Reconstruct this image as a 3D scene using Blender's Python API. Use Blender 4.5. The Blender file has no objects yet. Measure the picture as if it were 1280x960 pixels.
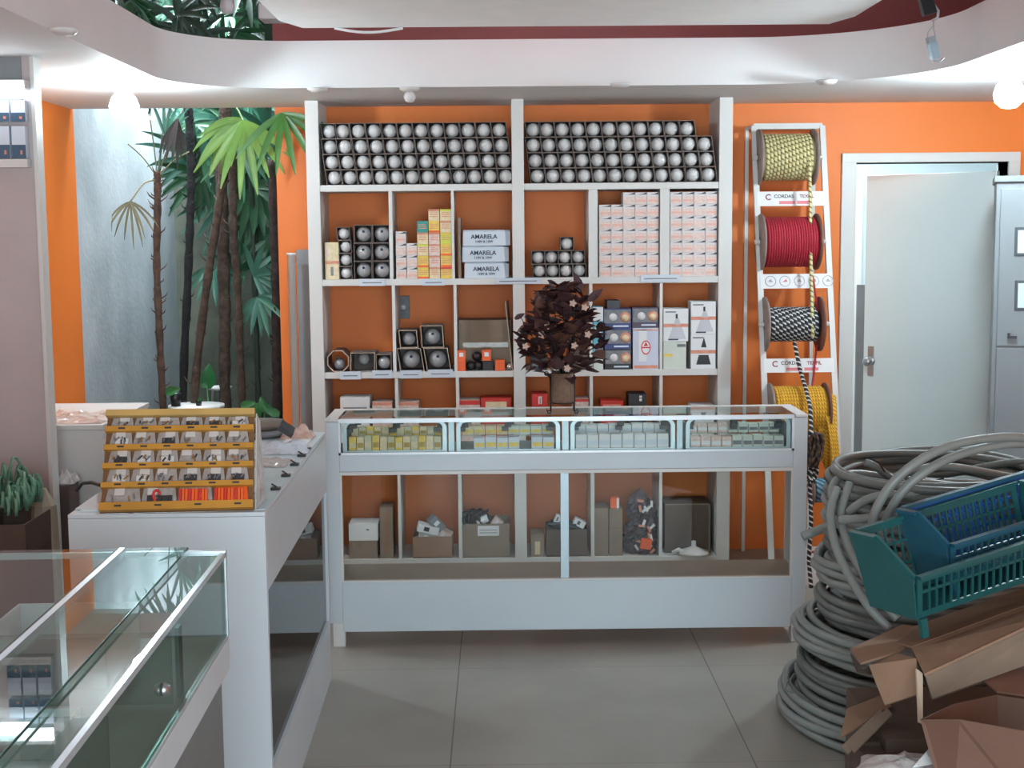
import bpy, bmesh, math, random
from mathutils import Vector, Matrix
RN = random.Random(11)
SC = bpy.context.scene
COL = SC.collection
# ------------------------------------------------------------------ camera
FPX, CZ = 1700.0, 1.70
PITCH, YAW, ROLL = math.atan(188 / FPX), math.atan(16 / FPX), 0.009
_f = Vector((math.sin(YAW) * math.cos(PITCH), math.cos(YAW) * math.cos(PITCH), -math.sin(PITCH)))
_r = Vector((math.cos(YAW), -math.sin(YAW), 0))
_u = _r.cross(_f)
_R = _r * math.cos(ROLL) - _u * math.sin(ROLL)
_U = _u * math.cos(ROLL) + _r * math.sin(ROLL)
CAMP = Vector((0, 0, CZ))
cam = bpy.data.cameras.new('camera')
cam.sensor_fit = 'HORIZONTAL'; cam.sensor_width = 36; cam.lens = 36 * FPX / 1280
cam.clip_start = 0.02
camo = bpy.data.objects.new('camera', cam); COL.objects.link(camo)
mw = Matrix.Identity(4)
for i, v in enumerate((_R, _U, -_f)):
    for j in range(3): mw[j][i] = v[j]
for j in range(3): mw[j][3] = CAMP[j]
camo.matrix_world = mw
SC.camera = camo
# ------------------------------------------------------------------ light and exposure
SC.view_settings.view_transform = 'Standard'
SC.view_settings.look = 'None'
SC.view_settings.gamma = 1
SC.view_settings.use_curve_mapping = False
SC.view_settings.exposure = 0.0
W_STRENGTH, LAMP_STRENGTH, BACKROOM_W, FRONT_W, GARDEN_W, COVE_FILL = 2.5, 360.0, 58.0, 175.0, 520.0, 60.0
w = bpy.data.worlds.new('world'); SC.world = w; w.use_nodes = True
w.node_tree.nodes['Background'].inputs[0].default_value = (0.80, 0.92, 1.0, 1)
w.node_tree.nodes['Background'].inputs[1].default_value = W_STRENGTH

def area(name, loc, rot, sx, sy, watts, col):
    l = bpy.data.lights.new(name, 'AREA'); l.shape = 'RECTANGLE'; l.size = sx; l.size_y = sy; l.energy = watts; l.color = col
    o = bpy.data.objects.new(name, l); COL.objects.link(o); o.location = loc; o.rotation_euler = rot
    return o
# daylight coming in through the open shop front behind the camera
area('shopfront_daylight', (0.3, -1.3, 1.35), (math.radians(90), 0, 0), 3.6, 2.2, FRONT_W, (0.76, 0.93, 1.0))
# daylight falling into the planted light well
area('garden_daylight', (-1.7, 8.4, 3.6), (0, 0, 0), 0.9, 1.8, GARDEN_W, (0.86, 0.94, 1.0))
# unseen light added to brighten the room behind the door
area('store_room_fill', (2.2, 8.3, 2.6), (0, 0, 0), 0.9, 0.9, BACKROOM_W, (0.85, 0.97, 1.0))

def ray(px, py):
    return (_R * ((px - 640) / FPX) + _U * (-(py - 480) / FPX) + _f)
def at(px, py, Y):
    d = ray(px, py); return CAMP + d * ((Y - CAMP.y) / d.y)
def atz(px, py, Z):
    d = ray(px, py); return CAMP + d * ((Z - CAMP.z) / d.z)
def atp(px, py, P, N):
    d = ray(px, py); return CAMP + d * ((P - CAMP).dot(N) / d.dot(N))
# ------------------------------------------------------------------ materials
def lin(c):
    o = []
    for v in c:
        v = v / 255
        o.append(v / 12.92 if v <= 0.04045 else ((v + 0.055) / 1.055) ** 2.4)
    return tuple(o) + (1,)
MATS = {}
def mat(name, rgb, rough=0.5, metal=0.0, var=0.06, scale=6.0, bump=0.0, bscale=60.0, emit=0.0, coat=0.0, rgb2=None, spec=0.5, trans=0.0):
    if name in MATS: return MATS[name]
    m = bpy.data.materials.new(name); m.use_nodes = True; MATS[name] = m
    nt = m.node_tree; N = nt.nodes; L = nt.links; p = N['Principled BSDF']
    p.inputs['Roughness'].default_value = rough; p.inputs['Metallic'].default_value = metal
    p.inputs['Specular IOR Level'].default_value = spec
    p.inputs['Coat Weight'].default_value = coat
    c = lin(rgb); c2 = lin(rgb2) if rgb2 else tuple(x * (1 - 2 * var) for x in c[:3]) + (1,)
    tc = N.new('ShaderNodeTexCoord')
    nz = N.new('ShaderNodeTexNoise'); nz.inputs['Scale'].default_value = scale; nz.inputs['Detail'].default_value = 4
    L.new(tc.outputs['Object'], nz.inputs['Vector'])
    cr = N.new('ShaderNodeValToRGB'); cr.color_ramp.elements[0].position = 0.35; cr.color_ramp.elements[1].position = 0.65
    cr.color_ramp.elements[0].color = c2; cr.color_ramp.elements[1].color = c
    L.new(nz.outputs['Fac'], cr.inputs[0]); L.new(cr.outputs[0], p.inputs['Base Color'])
    if bump:
        n2 = N.new('ShaderNodeTexNoise'); n2.inputs['Scale'].default_value = bscale
        L.new(tc.outputs['Object'], n2.inputs['Vector'])
        b = N.new('ShaderNodeBump'); b.inputs['Strength'].default_value = bump; b.inputs['Distance'].default_value = 0.01
        L.new(n2.outputs['Fac'], b.inputs['Height']); L.new(b.outputs[0], p.inputs['Normal'])
    if emit:
        p.inputs['Emission Color'].default_value = c; p.inputs['Emission Strength'].default_value = emit
    if trans: p.inputs['Transmission Weight'].default_value = trans
    return m
def glassmat(name, tint=(225, 240, 238), ior=1.45, rough=0.0, refl=(1, 1, 1)):
    m = bpy.data.materials.new(name); m.use_nodes = True; MATS[name] = m
    nt = m.node_tree; N = nt.nodes; L = nt.links; N.remove(N['Principled BSDF'])
    fr = N.new('ShaderNodeFresnel'); fr.inputs[0].default_value = ior
    t = N.new('ShaderNodeBsdfTransparent'); t.inputs[0].default_value = lin(tint)
    g = N.new('ShaderNodeBsdfGlossy'); g.inputs['Roughness'].default_value = rough
    mx = N.new('ShaderNodeMixShader')
    ge = N.new('ShaderNodeNewGeometry'); iv = N.new('ShaderNodeMath'); iv.operation = 'SUBTRACT'; iv.inputs[0].default_value = 1
    L.new(ge.outputs['Backfacing'], iv.inputs[1]); mu = N.new('ShaderNodeMath'); mu.operation = 'MULTIPLY'; L.new(iv.outputs[0], mu.inputs[0]); L.new(fr.outputs[0], mu.inputs[1])
    L.new(mu.outputs[0], mx.inputs[0]); L.new(t.outputs[0], mx.inputs[1]); L.new(g.outputs[0], mx.inputs[2])
    L.new(mx.outputs[0], N['Material Output'].inputs[0])
    return m
def ropemat(name, c1, c2, turns=1.0, freq=60.0, thresh=0.5):
    """twisted strands: stripes run round the rope (uses the tube's own uv: u round, v metres along)"""
    m = bpy.data.materials.new(name); m.use_nodes = True; MATS[name] = m
    nt = m.node_tree; N = nt.nodes; L = nt.links; p = N['Principled BSDF']; p.inputs['Roughness'].default_value = 0.75
    uv = N.new('ShaderNodeUVMap'); sp = N.new('ShaderNodeSeparateXYZ'); L.new(uv.outputs[0], sp.inputs[0])
    a = N.new('ShaderNodeMath'); a.operation = 'MULTIPLY'; a.inputs[1].default_value = turns; L.new(sp.outputs[0], a.inputs[0])
    b = N.new('ShaderNodeMath'); b.operation = 'MULTIPLY'; b.inputs[1].default_value = freq; L.new(sp.outputs[1], b.inputs[0])
    s = N.new('ShaderNodeMath'); s.operation = 'ADD'; L.new(a.outputs[0], s.inputs[0]); L.new(b.outputs[0], s.inputs[1])
    f = N.new('ShaderNodeMath'); f.operation = 'FRACT'; L.new(s.outputs[0], f.inputs[0])
    cr = N.new('ShaderNodeValToRGB'); cr.color_ramp.interpolation = 'CONSTANT'
    cr.color_ramp.elements[0].color = lin(c1); cr.color_ramp.elements[1].color = lin(c2); cr.color_ramp.elements[1].position = thresh
    L.new(f.outputs[0], cr.inputs[0]); L.new(cr.outputs[0], p.inputs['Base Color'])
    return m
def floormat():
    m = bpy.data.materials.new('floor_tiles'); m.use_nodes = True
    nt = m.node_tree; N = nt.nodes; L = nt.links; p = N['Principled BSDF']
    p.inputs['Roughness'].default_value = 0.38
    tc = N.new('ShaderNodeTexCoord'); sp = N.new('ShaderNodeSeparateXYZ'); L.new(tc.outputs['Object'], sp.inputs[0])
    outs = []
    for ax, off in ((0, 0.17), (1, -5.2)):
        a = N.new('ShaderNodeMath'); a.operation = 'ADD'; a.inputs[1].default_value = off + 0.49 + 9.8; L.new(sp.outputs[ax], a.inputs[0])
        d = N.new('ShaderNodeMath'); d.operation = 'DIVIDE'; d.inputs[1].default_value = 0.98; L.new(a.outputs[0], d.inputs[0])
        f = N.new('ShaderNodeMath'); f.operation = 'FRACT'; L.new(d.outputs[0], f.inputs[0])
        s = N.new('ShaderNodeMath'); s.operation = 'SUBTRACT'; s.inputs[1].default_value = 0.5; L.new(f.outputs[0], s.inputs[0])
        b = N.new('ShaderNodeMath'); b.operation = 'ABSOLUTE'; L.new(s.outputs[0], b.inputs[0])
        g = N.new('ShaderNodeMath'); g.operation = 'LESS_THAN'; g.inputs[1].default_value = 0.0022 if ax == 0 else 0.0010; L.new(b.outputs[0], g.inputs[0])
        outs.append(g)
    mx = N.new('ShaderNodeMath'); mx.operation = 'MAXIMUM'; L.new(outs[0].outputs[0], mx.inputs[0]); L.new(outs[1].outputs[0], mx.inputs[1])
    nz = N.new('ShaderNodeTexNoise'); nz.inputs['Scale'].default_value = 2.2; nz.inputs['Detail'].default_value = 6; L.new(tc.outputs['Object'], nz.inputs['Vector'])
    cr = N.new('ShaderNodeValToRGB'); cr.color_ramp.elements[0].position = 0.3; cr.color_ramp.elements[1].position = 0.7
    cr.color_ramp.elements[0].color = lin((140, 137, 129)); cr.color_ramp.elements[1].color = lin((156, 153, 145))
    L.new(nz.outputs['Fac'], cr.inputs[0])
    mc = N.new('ShaderNodeMix'); mc.data_type = 'RGBA'; L.new(mx.outputs[0], mc.inputs[0]); L.new(cr.outputs[0], mc.inputs[6]); mc.inputs[7].default_value = lin((88, 84, 78))
    L.new(mc.outputs[2], p.inputs['Base Color'])
    return m
WHITE = mat('white_laminate', (199, 209, 216), 0.38, var=0.03, scale=2.0)
WHITE2 = mat('white_painted_wood', (214, 214, 212), 0.5, var=0.03, scale=3.0)
RAFTM = mat('white_panel_paint', (246, 248, 248), 0.7, var=0.02)
SOFF = mat('white_plaster', (228, 232, 233), 0.7, var=0.03, scale=1.5, bump=0.05)
ORANGE = mat('orange_wall_paint', (232, 124, 48), 0.55, var=0.07, scale=1.2, bump=0.06, bscale=40)
MAROON = mat('maroon_paint', (158, 86, 84), 0.6, var=0.05, scale=1.5)
PLAST = mat('grey_render', (172, 182, 188), 0.85, var=0.10, scale=2.5, bump=0.2, bscale=30, rgb2=(150, 162, 168))
CONC = mat('mossy_concrete', (112, 116, 104), 0.9, var=0.2, scale=3.0, bump=0.3, rgb2=(78, 84, 74))
ALU = mat('brushed_aluminium', (205, 212, 218), 0.28, metal=0.85, var=0.03, scale=20)
ALUD = mat('dull_aluminium', (165, 178, 185), 0.4, metal=0.6, var=0.04, scale=20)
STEEL = mat('steel', (170, 172, 175), 0.3, metal=0.9)
BLACK = mat('black_plastic', (22, 23, 26), 0.4)
DGREY = mat('dark_grey_plastic', (60, 64, 70), 0.5)
GREY = mat('grey_panel', (132, 138, 142), 0.55)
CARD = mat('brown_cardboard', (146, 116, 94), 0.8, var=0.07, scale=8, bump=0.1)
CARDG = mat('greyed_cardboard', (140, 124, 108), 0.8, var=0.07, scale=8, bump=0.1)
CARDD = mat('dark_cardboard', (96, 80, 70), 0.8, var=0.08, scale=8)
CARTON_IN = mat('bulb_carton_board', (126, 114, 110), 0.8, var=0.08, scale=20)
CARTON_LIP = mat('worn_carton_lip', (132, 122, 116), 0.8)
CARTON_EDGE = mat('carton_cut_edge', (188, 168, 148), 0.8)
BULBW = mat('opal_glass', (214, 214, 214), 0.12, var=0.02, coat=0.4)
BULBG = mat('silvered_glass', (176, 176, 178), 0.16, var=0.03, coat=0.5)
PAPER = mat('white_paper', (226, 228, 230), 0.7, var=0.02)
PAPERB = mat('bluish_paper', (205, 216, 228), 0.7, var=0.02)
PINK = mat('pale_pink_print', (232, 208, 200), 0.6, var=0.10, scale=70)
SALMON = mat('salmon_print', (222, 150, 126), 0.6, var=0.1, scale=40)
RED = mat('red_print', (206, 52, 44), 0.5, var=0.05)
ORBOX = mat('orange_print', (238, 96, 30), 0.5, var=0.05)
YEL = mat('yellow_print', (236, 204, 96), 0.6, var=0.08, scale=50)
CREAM = mat('cream_print', (232, 214, 176), 0.6, var=0.08, scale=60)
LIME = mat('lime_print', (206, 214, 84), 0.6)
TEAL = mat('teal_print', (64, 150, 142), 0.6)
CYAN = mat('cyan_print', (104, 186, 208), 0.5)
NAVY = mat('navy_print', (40, 52, 112), 0.45)
PURP = mat('plum_print', (66, 50, 76), 0.45)
INK = mat('dark_ink', (50, 62, 84), 0.6)
GREYP = mat('grey_print', (128, 132, 138), 0.6, var=0.15, scale=30)
DKP = mat('charcoal_print', (52, 52, 56), 0.6, var=0.1)
LAV = mat('lavender_print', (204, 208, 226), 0.5)
MINT = mat('pale_green_print', (206, 214, 204), 0.5)
GLASS = glassmat('clear_glass', (249, 252, 251))
GLASSD = glassmat('grey_glass', (196, 207, 201), 1.5)
GLASSE = mat('green_glass_edge', (36, 78, 74), 0.15)
GLASST = glassmat('case_glass', (236, 245, 243), 2.3)
WOODY = mat('yellow_wood', (194, 140, 50), 0.5, var=0.08, scale=10)
WOODB = mat('brown_board', (120, 84, 52), 0.6, var=0.12, scale=12)
TRUNK = mat('fibrous_bark', (88, 70, 60), 0.9, var=0.25, scale=30, bump=0.6, bscale=80)
TRUNKB = mat('black_bark', (38, 38, 40), 0.9, var=0.2, scale=30, bump=0.6, bscale=80)
LEAFL = mat('light_green_leaf', (124, 172, 78), 0.45, var=0.15, scale=8)
LEAFD = mat('dark_green_leaf', (42, 92, 58), 0.4, var=0.2, scale=6)
LEAFB = mat('blue_green_leaf', (74, 132, 112), 0.35, var=0.15, scale=6)
LEAFX = mat('dry_leaf', (150, 140, 110), 0.7, var=0.15)
MAROL = mat('dried_maroon_leaf', (78, 46, 50), 0.6, var=0.25, scale=30)
MAROL2 = mat('dried_brown_leaf', (100, 66, 56), 0.6, var=0.2, scale=30)
BLOSS = mat('pale_dried_blossom', (206, 178, 164), 0.7)
VASE = mat('woven_brown_vase', (124, 100, 84), 0.8, var=0.12, scale=60, bump=0.3, bscale=200)
WIRE = mat('dark_wire', (42, 34, 32), 0.5, metal=0.5)
CABLE = mat('grey_cable_sheath', (134, 140, 137), 0.42, var=0.10, scale=5)
CABLE2 = mat('darker_grey_cable_sheath', (108, 113, 110), 0.45, var=0.12, scale=5)
TCR = mat('teal_plastic', (30, 90, 92), 0.4, var=0.05)
BCR = mat('blue_plastic', (28, 84, 150), 0.4, var=0.05)
BAG = mat('clear_plastic_bag', (200, 196, 194), 0.2, var=0.1, scale=20, bump=0.8, bscale=25)
BAGP = mat('pinkish_plastic_bag', (214, 188, 176), 0.3, var=0.1, scale=12, bump=0.6, bscale=20)
FLANGE = mat('fibreboard_flange', (150, 134, 128), 0.7, var=0.1, scale=15)
FLANGR = mat('red_brown_flange', (122, 78, 66), 0.6, var=0.1, scale=15)
GREENS = mat('pale_green_strip', (120, 168, 140), 0.5, var=0.15, scale=10)
MEPANEL = mat('grey_powder_coat', (120, 126, 131), 0.45, var=0.03, scale=2)
DOORP = mat('pale_door_paint', (212, 220, 220), 0.45, var=0.03, scale=1.5)
ROOMB = mat('pale_blue_wall', (196, 214, 220), 0.7, var=0.03)
TAPE = mat('brown_packing_tape', (150, 140, 124), 0.15, var=0.15, scale=30)
# ------------------------------------------------------------------ mesh builder
class MB:
    def __init__(s, M=None):
        s.v = []; s.f = []; s.mi = []; s.uv = {}; s.M = M; s.sm = []
    def add(s, vs, fs, mi=0, smooth=False, uvs=None):
        b = len(s.v)
        for p in vs:
            p = Vector(p); s.v.append(s.M @ p if s.M else p)
        for k, f in enumerate(fs):
            if uvs: s.uv[len(s.f)] = uvs[k]
            s.f.append([b + i for i in f]); s.mi.append(mi); s.sm.append(smooth)
    def box(s, x0, x1, y0, y1, z0, z1, mi=0):
        s.add([(x0, y0, z0), (x1, y0, z0), (x1, y1, z0), (x0, y1, z0), (x0, y0, z1), (x1, y0, z1), (x1, y1, z1), (x0, y1, z1)],
              [(0, 3, 2, 1), (4, 5, 6, 7), (0, 1, 5, 4), (1, 2, 6, 5), (2, 3, 7, 6), (3, 0, 4, 7)], mi)
    def bar(s, a, b, wx, wz, mi=0, up=(0, 0, 1)):
        a = Vector(a); b = Vector(b); d = (b - a).normalized(); up = Vector(up)
        if abs(d.dot(up)) > 0.98: up = Vector((0, 1, 0))
        sx = d.cross(up).normalized() * (wx / 2); sz = sx.cross(d).normalized() * (wz / 2)
        vs = [p + i * sx + j * sz for p in (a, b) for i, j in ((-1, -1), (1, -1), (1, 1), (-1, 1))]
        s.add(vs, [(0, 1, 2, 3), (7, 6, 5, 4), (0, 4, 5, 1), (1, 5, 6, 2), (2, 6, 7, 3), (3, 7, 4, 0)], mi)
    def tube(s, pts, r, n=8, mi=0, closed=False, rads=None, caps=True):
        P = [Vector(p) for p in pts]; m = len(P); vs = []; fs = []; uvs = []
        nrm = None; ln = 0; L = []
        for i, p in enumerate(P):
            if closed: t = (P[(i + 1) % m] - P[i - 1])
            else: t = P[min(i + 1, m - 1)] - P[max(i - 1, 0)]
            t = t.normalized() if t.length > 1e-9 else Vector((0, 0, 1))
            if nrm is None:
                nrm = t.orthogonal().normalized()
            nrm = (nrm - t * nrm.dot(t)); nrm = nrm.normalized() if nrm.length > 1e-6 else t.orthogonal().normalized()
            bn = t.cross(nrm); rr = rads[i] if rads else r
            if i: ln += (P[i] - P[i - 1]).length
            L.append(ln)
            for k in range(n):
                a = 2 * math.pi * k / n
                vs.append(p + (nrm * math.cos(a) + bn * math.sin(a)) * rr)
        for i in range(m if closed else m - 1):
            j = (i + 1) % m
            for k in range(n):
                k2 = (k + 1) % n
                fs.append((i * n + k, i * n + k2, j * n + k2, j * n + k))
                lj = L[j] if j else L[i] + 0.01
                uvs.append([(k / n, L[i]), ((k + 1) / n, L[i]), ((k + 1) / n, lj), (k / n, lj)])
        if caps and not closed:
            fs.append(tuple(range(n))[::-1]); uvs.append([(0, 0)] * n)
            fs.append(tuple((m - 1) * n + k for k in range(n))); uvs.append([(0, 0)] * n)
        s.add(vs, fs, mi, True, uvs)
    def lathe(s, prof, n=24, mi=0, O=(0, 0, 0), axis='Z', smooth=True):
        O = Vector(O); vs = []; fs = []
        for r, h in prof:
            for k in range(n):
                a = 2 * math.pi * k / n; c, q = math.cos(a) * r, math.sin(a) * r
                vs.append(O + (Vector((c, q, h)) if axis == 'Z' else Vector((c, h, q)) if axis == 'Y' else Vector((h, c, q))))
        m = len(prof)
        for i in range(m - 1):
            for k in range(n):
                k2 = (k + 1) % n; fs.append((i * n + k, i * n + k2, (i + 1) * n + k2, (i + 1) * n + k))
        if prof[0][0] > 1e-5: fs.append(tuple(range(n)))
        if prof[-1][0] > 1e-5: fs.append(tuple((m - 1) * n + k for k in range(n)))
        s.add(vs, fs, mi, smooth)
    def poly(s, pts, th=0.0, mi=0):
        P = [Vector(p) for p in pts]; n = len(P)
        nm = Vector((0, 0, 0))
        for i in range(n): nm += P[i].cross(P[(i + 1) % n])
        nm.normalize()
        if th == 0: s.add(P, [tuple(range(n))], mi); return
        Q = [p - nm * th for p in P]
        s.add(P + Q, [tuple(range(n)), tuple(range(n, 2 * n))[::-1]] + [(i, n + i, n + (i + 1) % n, (i + 1) % n) for i in range(n)], mi)
    def prism(s, pts2, z0, z1, mi=0):
        n = len(pts2)
        s.add([(x, y, z0) for x, y in pts2] + [(x, y, z1) for x, y in pts2],
              [tuple(range(n))[::-1], tuple(range(n, 2 * n))] + [(i, (i + 1) % n, n + (i + 1) % n, n + i) for i in range(n)], mi)
    def text(s, body, M, size, mi=0, align='CENTER', ex=0.0003):
        cu = bpy.data.curves.new('t', 'FONT'); cu.body = body; cu.size = size; cu.align_x = align; cu.extrude = ex; cu.offset = size * 0.02
        cu.resolution_u = 3
        ob = bpy.data.objects.new('t', cu); COL.objects.link(ob)
        me = bpy.data.meshes.new_from_object(ob.evaluated_get(bpy.context.evaluated_depsgraph_get()))
        s.add([M @ v.co for v in me.vertices], [tuple(p.vertices) for p in me.polygons], mi)
        bpy.data.objects.remove(ob); bpy.data.curves.remove(cu); bpy.data.meshes.remove(me)
    def build(s, name, mats, parent=None, bevel=0.0, label=None, cat=None, group=None, kind=None, origin=None, fixn=True):
        if not isinstance(mats, (list, tuple)): mats = [mats]
        me = bpy.data.meshes.new(name)
        if parent is not None: org = Vector(parent['_o'])
        elif origin is not None: org = Vector(origin)
        else:
            xs = [v.x for v in s.v]; ys = [v.y for v in s.v]
            org = Vector(((min(xs) + max(xs)) / 2, (min(ys) + max(ys)) / 2, min(v.z for v in s.v)))
        me.from_pydata([v - org for v in s.v], [], s.f)
        for m in mats: me.materials.append(m)
        for p, i, q in zip(me.polygons, s.mi, s.sm): p.material_index = i; p.use_smooth = q
        if s.uv:
            ul = me.uv_layers.new(name='UVMap')
            for fi, uv in s.uv.items():
                for li, c in zip(me.polygons[fi].loop_indices, uv): ul.data[li].uv = c
        if fixn:
            bm = bmesh.new(); bm.from_mesh(me); bmesh.ops.recalc_face_normals(bm, faces=bm.faces); bm.to_mesh(me); bm.free()
        me.update()
        o = bpy.data.objects.new(name, me); COL.objects.link(o)
        if parent is not None: o.parent = parent; o['_o'] = parent['_o']
        else: o.location = org; o['_o'] = tuple(org)
        if bevel:
            b = o.modifiers.new('bevel', 'BEVEL'); b.width = bevel; b.segments = 2; b.limit_method = 'ANGLE'
        tag(o, label, cat, group, kind)
        return o
def tag(o, label=None, cat=None, group=None, kind=None):
    if label: o['label'] = label
    if cat: o['category'] = cat
    if group: o['group'] = group
    if kind: o['kind'] = kind
def thing(name, loc, label, cat, group=None):
    o = bpy.data.objects.new(name, None); COL.objects.link(o); o.location = loc; o['_o'] = tuple(loc); o.empty_display_size = 0.05
    tag(o, label, cat, group); return o
def dup(root, loc, label, group=None, rot=None):
    r = root.copy(); COL.objects.link(r); r.location = loc; r['_o'] = tuple(loc)
    if rot: r.rotation_euler = rot
    r['label'] = label
    if group: r['group'] = group
    for ch in root.children:
        c = ch.copy(); COL.objects.link(c); c.parent = r
        for g in ch.children:
            d = g.copy(); COL.objects.link(d); d.parent = c
    return r
def bx(name, mats, b, **k):
    m = MB(); m.box(*b); return m.build(name, mats, **k)
ORD = ['first', 'second', 'third', 'fourth', 'fifth', 'sixth', 'seventh', 'eighth', 'ninth', 'tenth', 'eleventh', 'twelfth', 'thirteenth', 'fourteenth']
# ------------------------------------------------------------------ the room
YW = 7.17
XL, XR = -2.20, 3.3
DX0, DX1 = at(1068, 300, YW).x, at(1257, 300, YW).x
DZ = at(1150, 203, YW).z
FX0, FX1 = at(1050, 300, YW).x, at(1271, 300, YW).x
FZ = at(1150, 191, YW).z
GX = at(345, 200, YW).x           # jamb of the garden opening
fl = MB(); fl.box(XL - .3, XR + .3, -1.5, 7.35, -0.1, 0); fo = fl.build('floor', floormat(), kind='structure', origin=(0, 0, 0))
m = MB(); ZS = 2.50
m.box(GX, DX0, YW, YW + .14, 0, ZS); m.box(DX1, XR, YW, YW + .14, 0, ZS); m.box(DX0, DX1, YW, YW + .14, DZ, ZS)
m.build('wall_back', ORANGE, kind='structure')
bx('wall_back_upper', MAROON, (GX, XR, YW, YW + .14, ZS, 3.1), kind='structure')
bx('wall_left', ORANGE, (XL - .15, XL, -1.4, 7.2, 0, 3.1), kind='structure')
bx('wall_right', ORANGE, (XR, XR + .15, -1.4, 7.31, 0, 3.1), kind='structure')
bx('ceiling', MAROON, (XL - .15, XR + .15, -1.4, 7.31, 3.1, 3.2), kind='structure')
bx('wall_garden_side', PLAST, (XL - .15, XL, 7.2, 9.5, 0, 2.95), kind='structure')
bx('wall_garden_back', CONC, (XL, GX + .15, 9.35, 9.5, 0, 2.72), kind='structure')
bx('wall_garden_near', CONC, (GX, GX + .12, 7.31, 9.35, 0, 3.1), kind='structure')
bx('floor_garden', CONC, (XL - .15, GX + .15, 7.35, 9.5, -0.1, 0), kind='structure')
# store room behind the door
m = MB(); m.box(1.3, 3.6, 9.4, 9.5, 0, 2.8); m.box(1.2, 1.3, 7.31, 9.5, 0, 2.8); m.box(3.6, 3.7, 7.31, 9.5, 0, 2.8)
m.build('wall_store_room', ROOMB, kind='structure')
bx('ceiling_store_room', ROOMB, (1.2, 3.7, 7.31, 9.5, 2.8, 2.9), kind='structure')
bx('floor_store_room', GREY, (1.2, 3.7, 7.35, 9.5, -0.1, 0), kind='structure')
# shop front wall behind the camera with its wide opening
m = MB(); m.box(XL, -1.6, -1.5, -1.4, 0, 3.1); m.box(2.2, XR, -1.5, -1.4, 0, 3.1); m.box(-1.6, 2.2, -1.5, -1.4, 2.5, 3.1)
m.build('wall_front', WHITE2, kind='structure')
# dropped soffit ring with a rounded opening
def rounded(x0, x1, y0, y1, rs, n=14):
    out = []
    for (cx, cy, r, a0) in ((x1 - rs[0], y0 + rs[0], rs[0], -90), (x1 - rs[1], y1 - rs[1], rs[1], 0), (x0 + rs[2], y1 - rs[2], rs[2], 90), (x0 + rs[3], y0 + rs[3], rs[3], 180)):
        for k in range(n + 1):
            a = math.radians(a0 + 90 * k / n); out.append((cx + r * math.cos(a), cy + r * math.sin(a)))
    return out
SZ0 = at(640, 108, 6.25).z; SZ1 = at(640, 49, 6.25).z
inner = rounded(-1.42, 1.87, 1.4, 6.25, (.4, .75, .5, .4), 40)
outer = [(XL, .4), (XR, .4), (XR, YW), (XL, YW)]
bm = bmesh.new()
es = []
for loop in (inner, outer):
    vs = [bm.verts.new((x, y, SZ0)) for x, y in loop]
    es += [bm.edges.new((vs[i], vs[(i + 1) % len(vs)])) for i in range(len(vs))]
bmesh.ops.triangle_fill(bm, use_beauty=True, use_dissolve=False, edges=es)
ret = bmesh.ops.extrude_face_region(bm, geom=bm.faces[:])
for v in [g for g in ret['geom'] if isinstance(g, bmesh.types.BMVert)]: v.co.z = SZ1
bmesh.ops.recalc_face_normals(bm, faces=bm.faces)
me = bpy.data.meshes.new('ceiling_soffit'); bm.to_mesh(me); bm.free(); me.materials.append(SOFF)
so = bpy.data.objects.new('ceiling_soffit', me); COL.objects.link(so); so['kind'] = 'structure'
# suspended white ceiling panel
RZ = at(390, 35, 6.0).z
m = MB(); m.prism([(-.83, 6.0), (1.44, 6.0), (1.5, 5.8), (1.5, 2.0), (-.9, 2.0), (-.9, 5.8)], RZ, RZ + .05)
m.prism([(-.70, 5.85), (1.32, 5.85), (1.32, 2.1), (-.70, 2.1)], RZ + .05, RZ + .12)
raft = m.build('suspended_ceiling_panel', RAFTM, label='large white suspended panel hanging below the maroon ceiling', cat='ceiling panel')
m = MB()
for x in (-.5, 1.1):
    for y in (2.6, 5.3): m.box(x - .01, x + .01, y - .01, y + .01, RZ + .12, 3.1)
m.build('hanging_rod', STEEL, parent=raft)
m = MB(); m.tube([at(418 + i * 9.5, 35 + 5.5 * math.sin(math.pi * i / 9), 5.99) for i in range(10)], .006, 6)
m.build('sagging_cable', PAPER, label='thin white cable sagging along the rear edge of the suspended panel', cat='cable')
a = at(333, 16, 6.5)
m = MB(); m.box(a.x - .03, a.x + .22, 6.45, 6.6, a.z - .035, a.z + .035); m.box(a.x + .05, a.x + .15, 6.5, 6.55, a.z + .03, 3.1)
m.build('junction_box', WHITE2, bevel=.006, label='small white box hung beside the corner of the suspended panel', cat='junction box')
a = at(284, 3, 6.6)
t = thing('ceiling_bulb', (a.x, a.y, a.z), 'unlit white bulb on the maroon ceiling before the palm foliage', 'light bulb')
m = MB(); m.lathe([(0, -.055), (.025, -.05), (.035, -.025), (.03, .01), (.018, .04)], 20, O=a); m.build('globe', BULBW, parent=t)
m = MB(); m.lathe([(.02, .035), (.025, .05), (.025, 3.1 - a.z)], 16, O=a); m.build('lamp_holder', WHITE2, parent=t)
for i, y in enumerate((5.6, 3.4)):  # hidden tubes added to lighten the maroon ceiling and upper wall
    t = thing('added_cove_tube', (.3, y, RZ + .12), 'added unseen fluorescent tube lying on top of the suspended panel, ' + ('towards the shelving', 'towards the shop front')[i], 'lamp')
    m = MB(); m.box(-.5, 1.1, y - .04, y + .04, RZ + .1202, RZ + .16); m.build('housing', WHITE2, parent=t)
    m = MB(); m.tube([(-.48, y, RZ + .175), (1.08, y, RZ + .175)], .014, 10); m.build('lit_tube', mat('lit_tube_glass', (240, 247, 255), .3, emit=COVE_FILL, var=0), parent=t)
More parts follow.
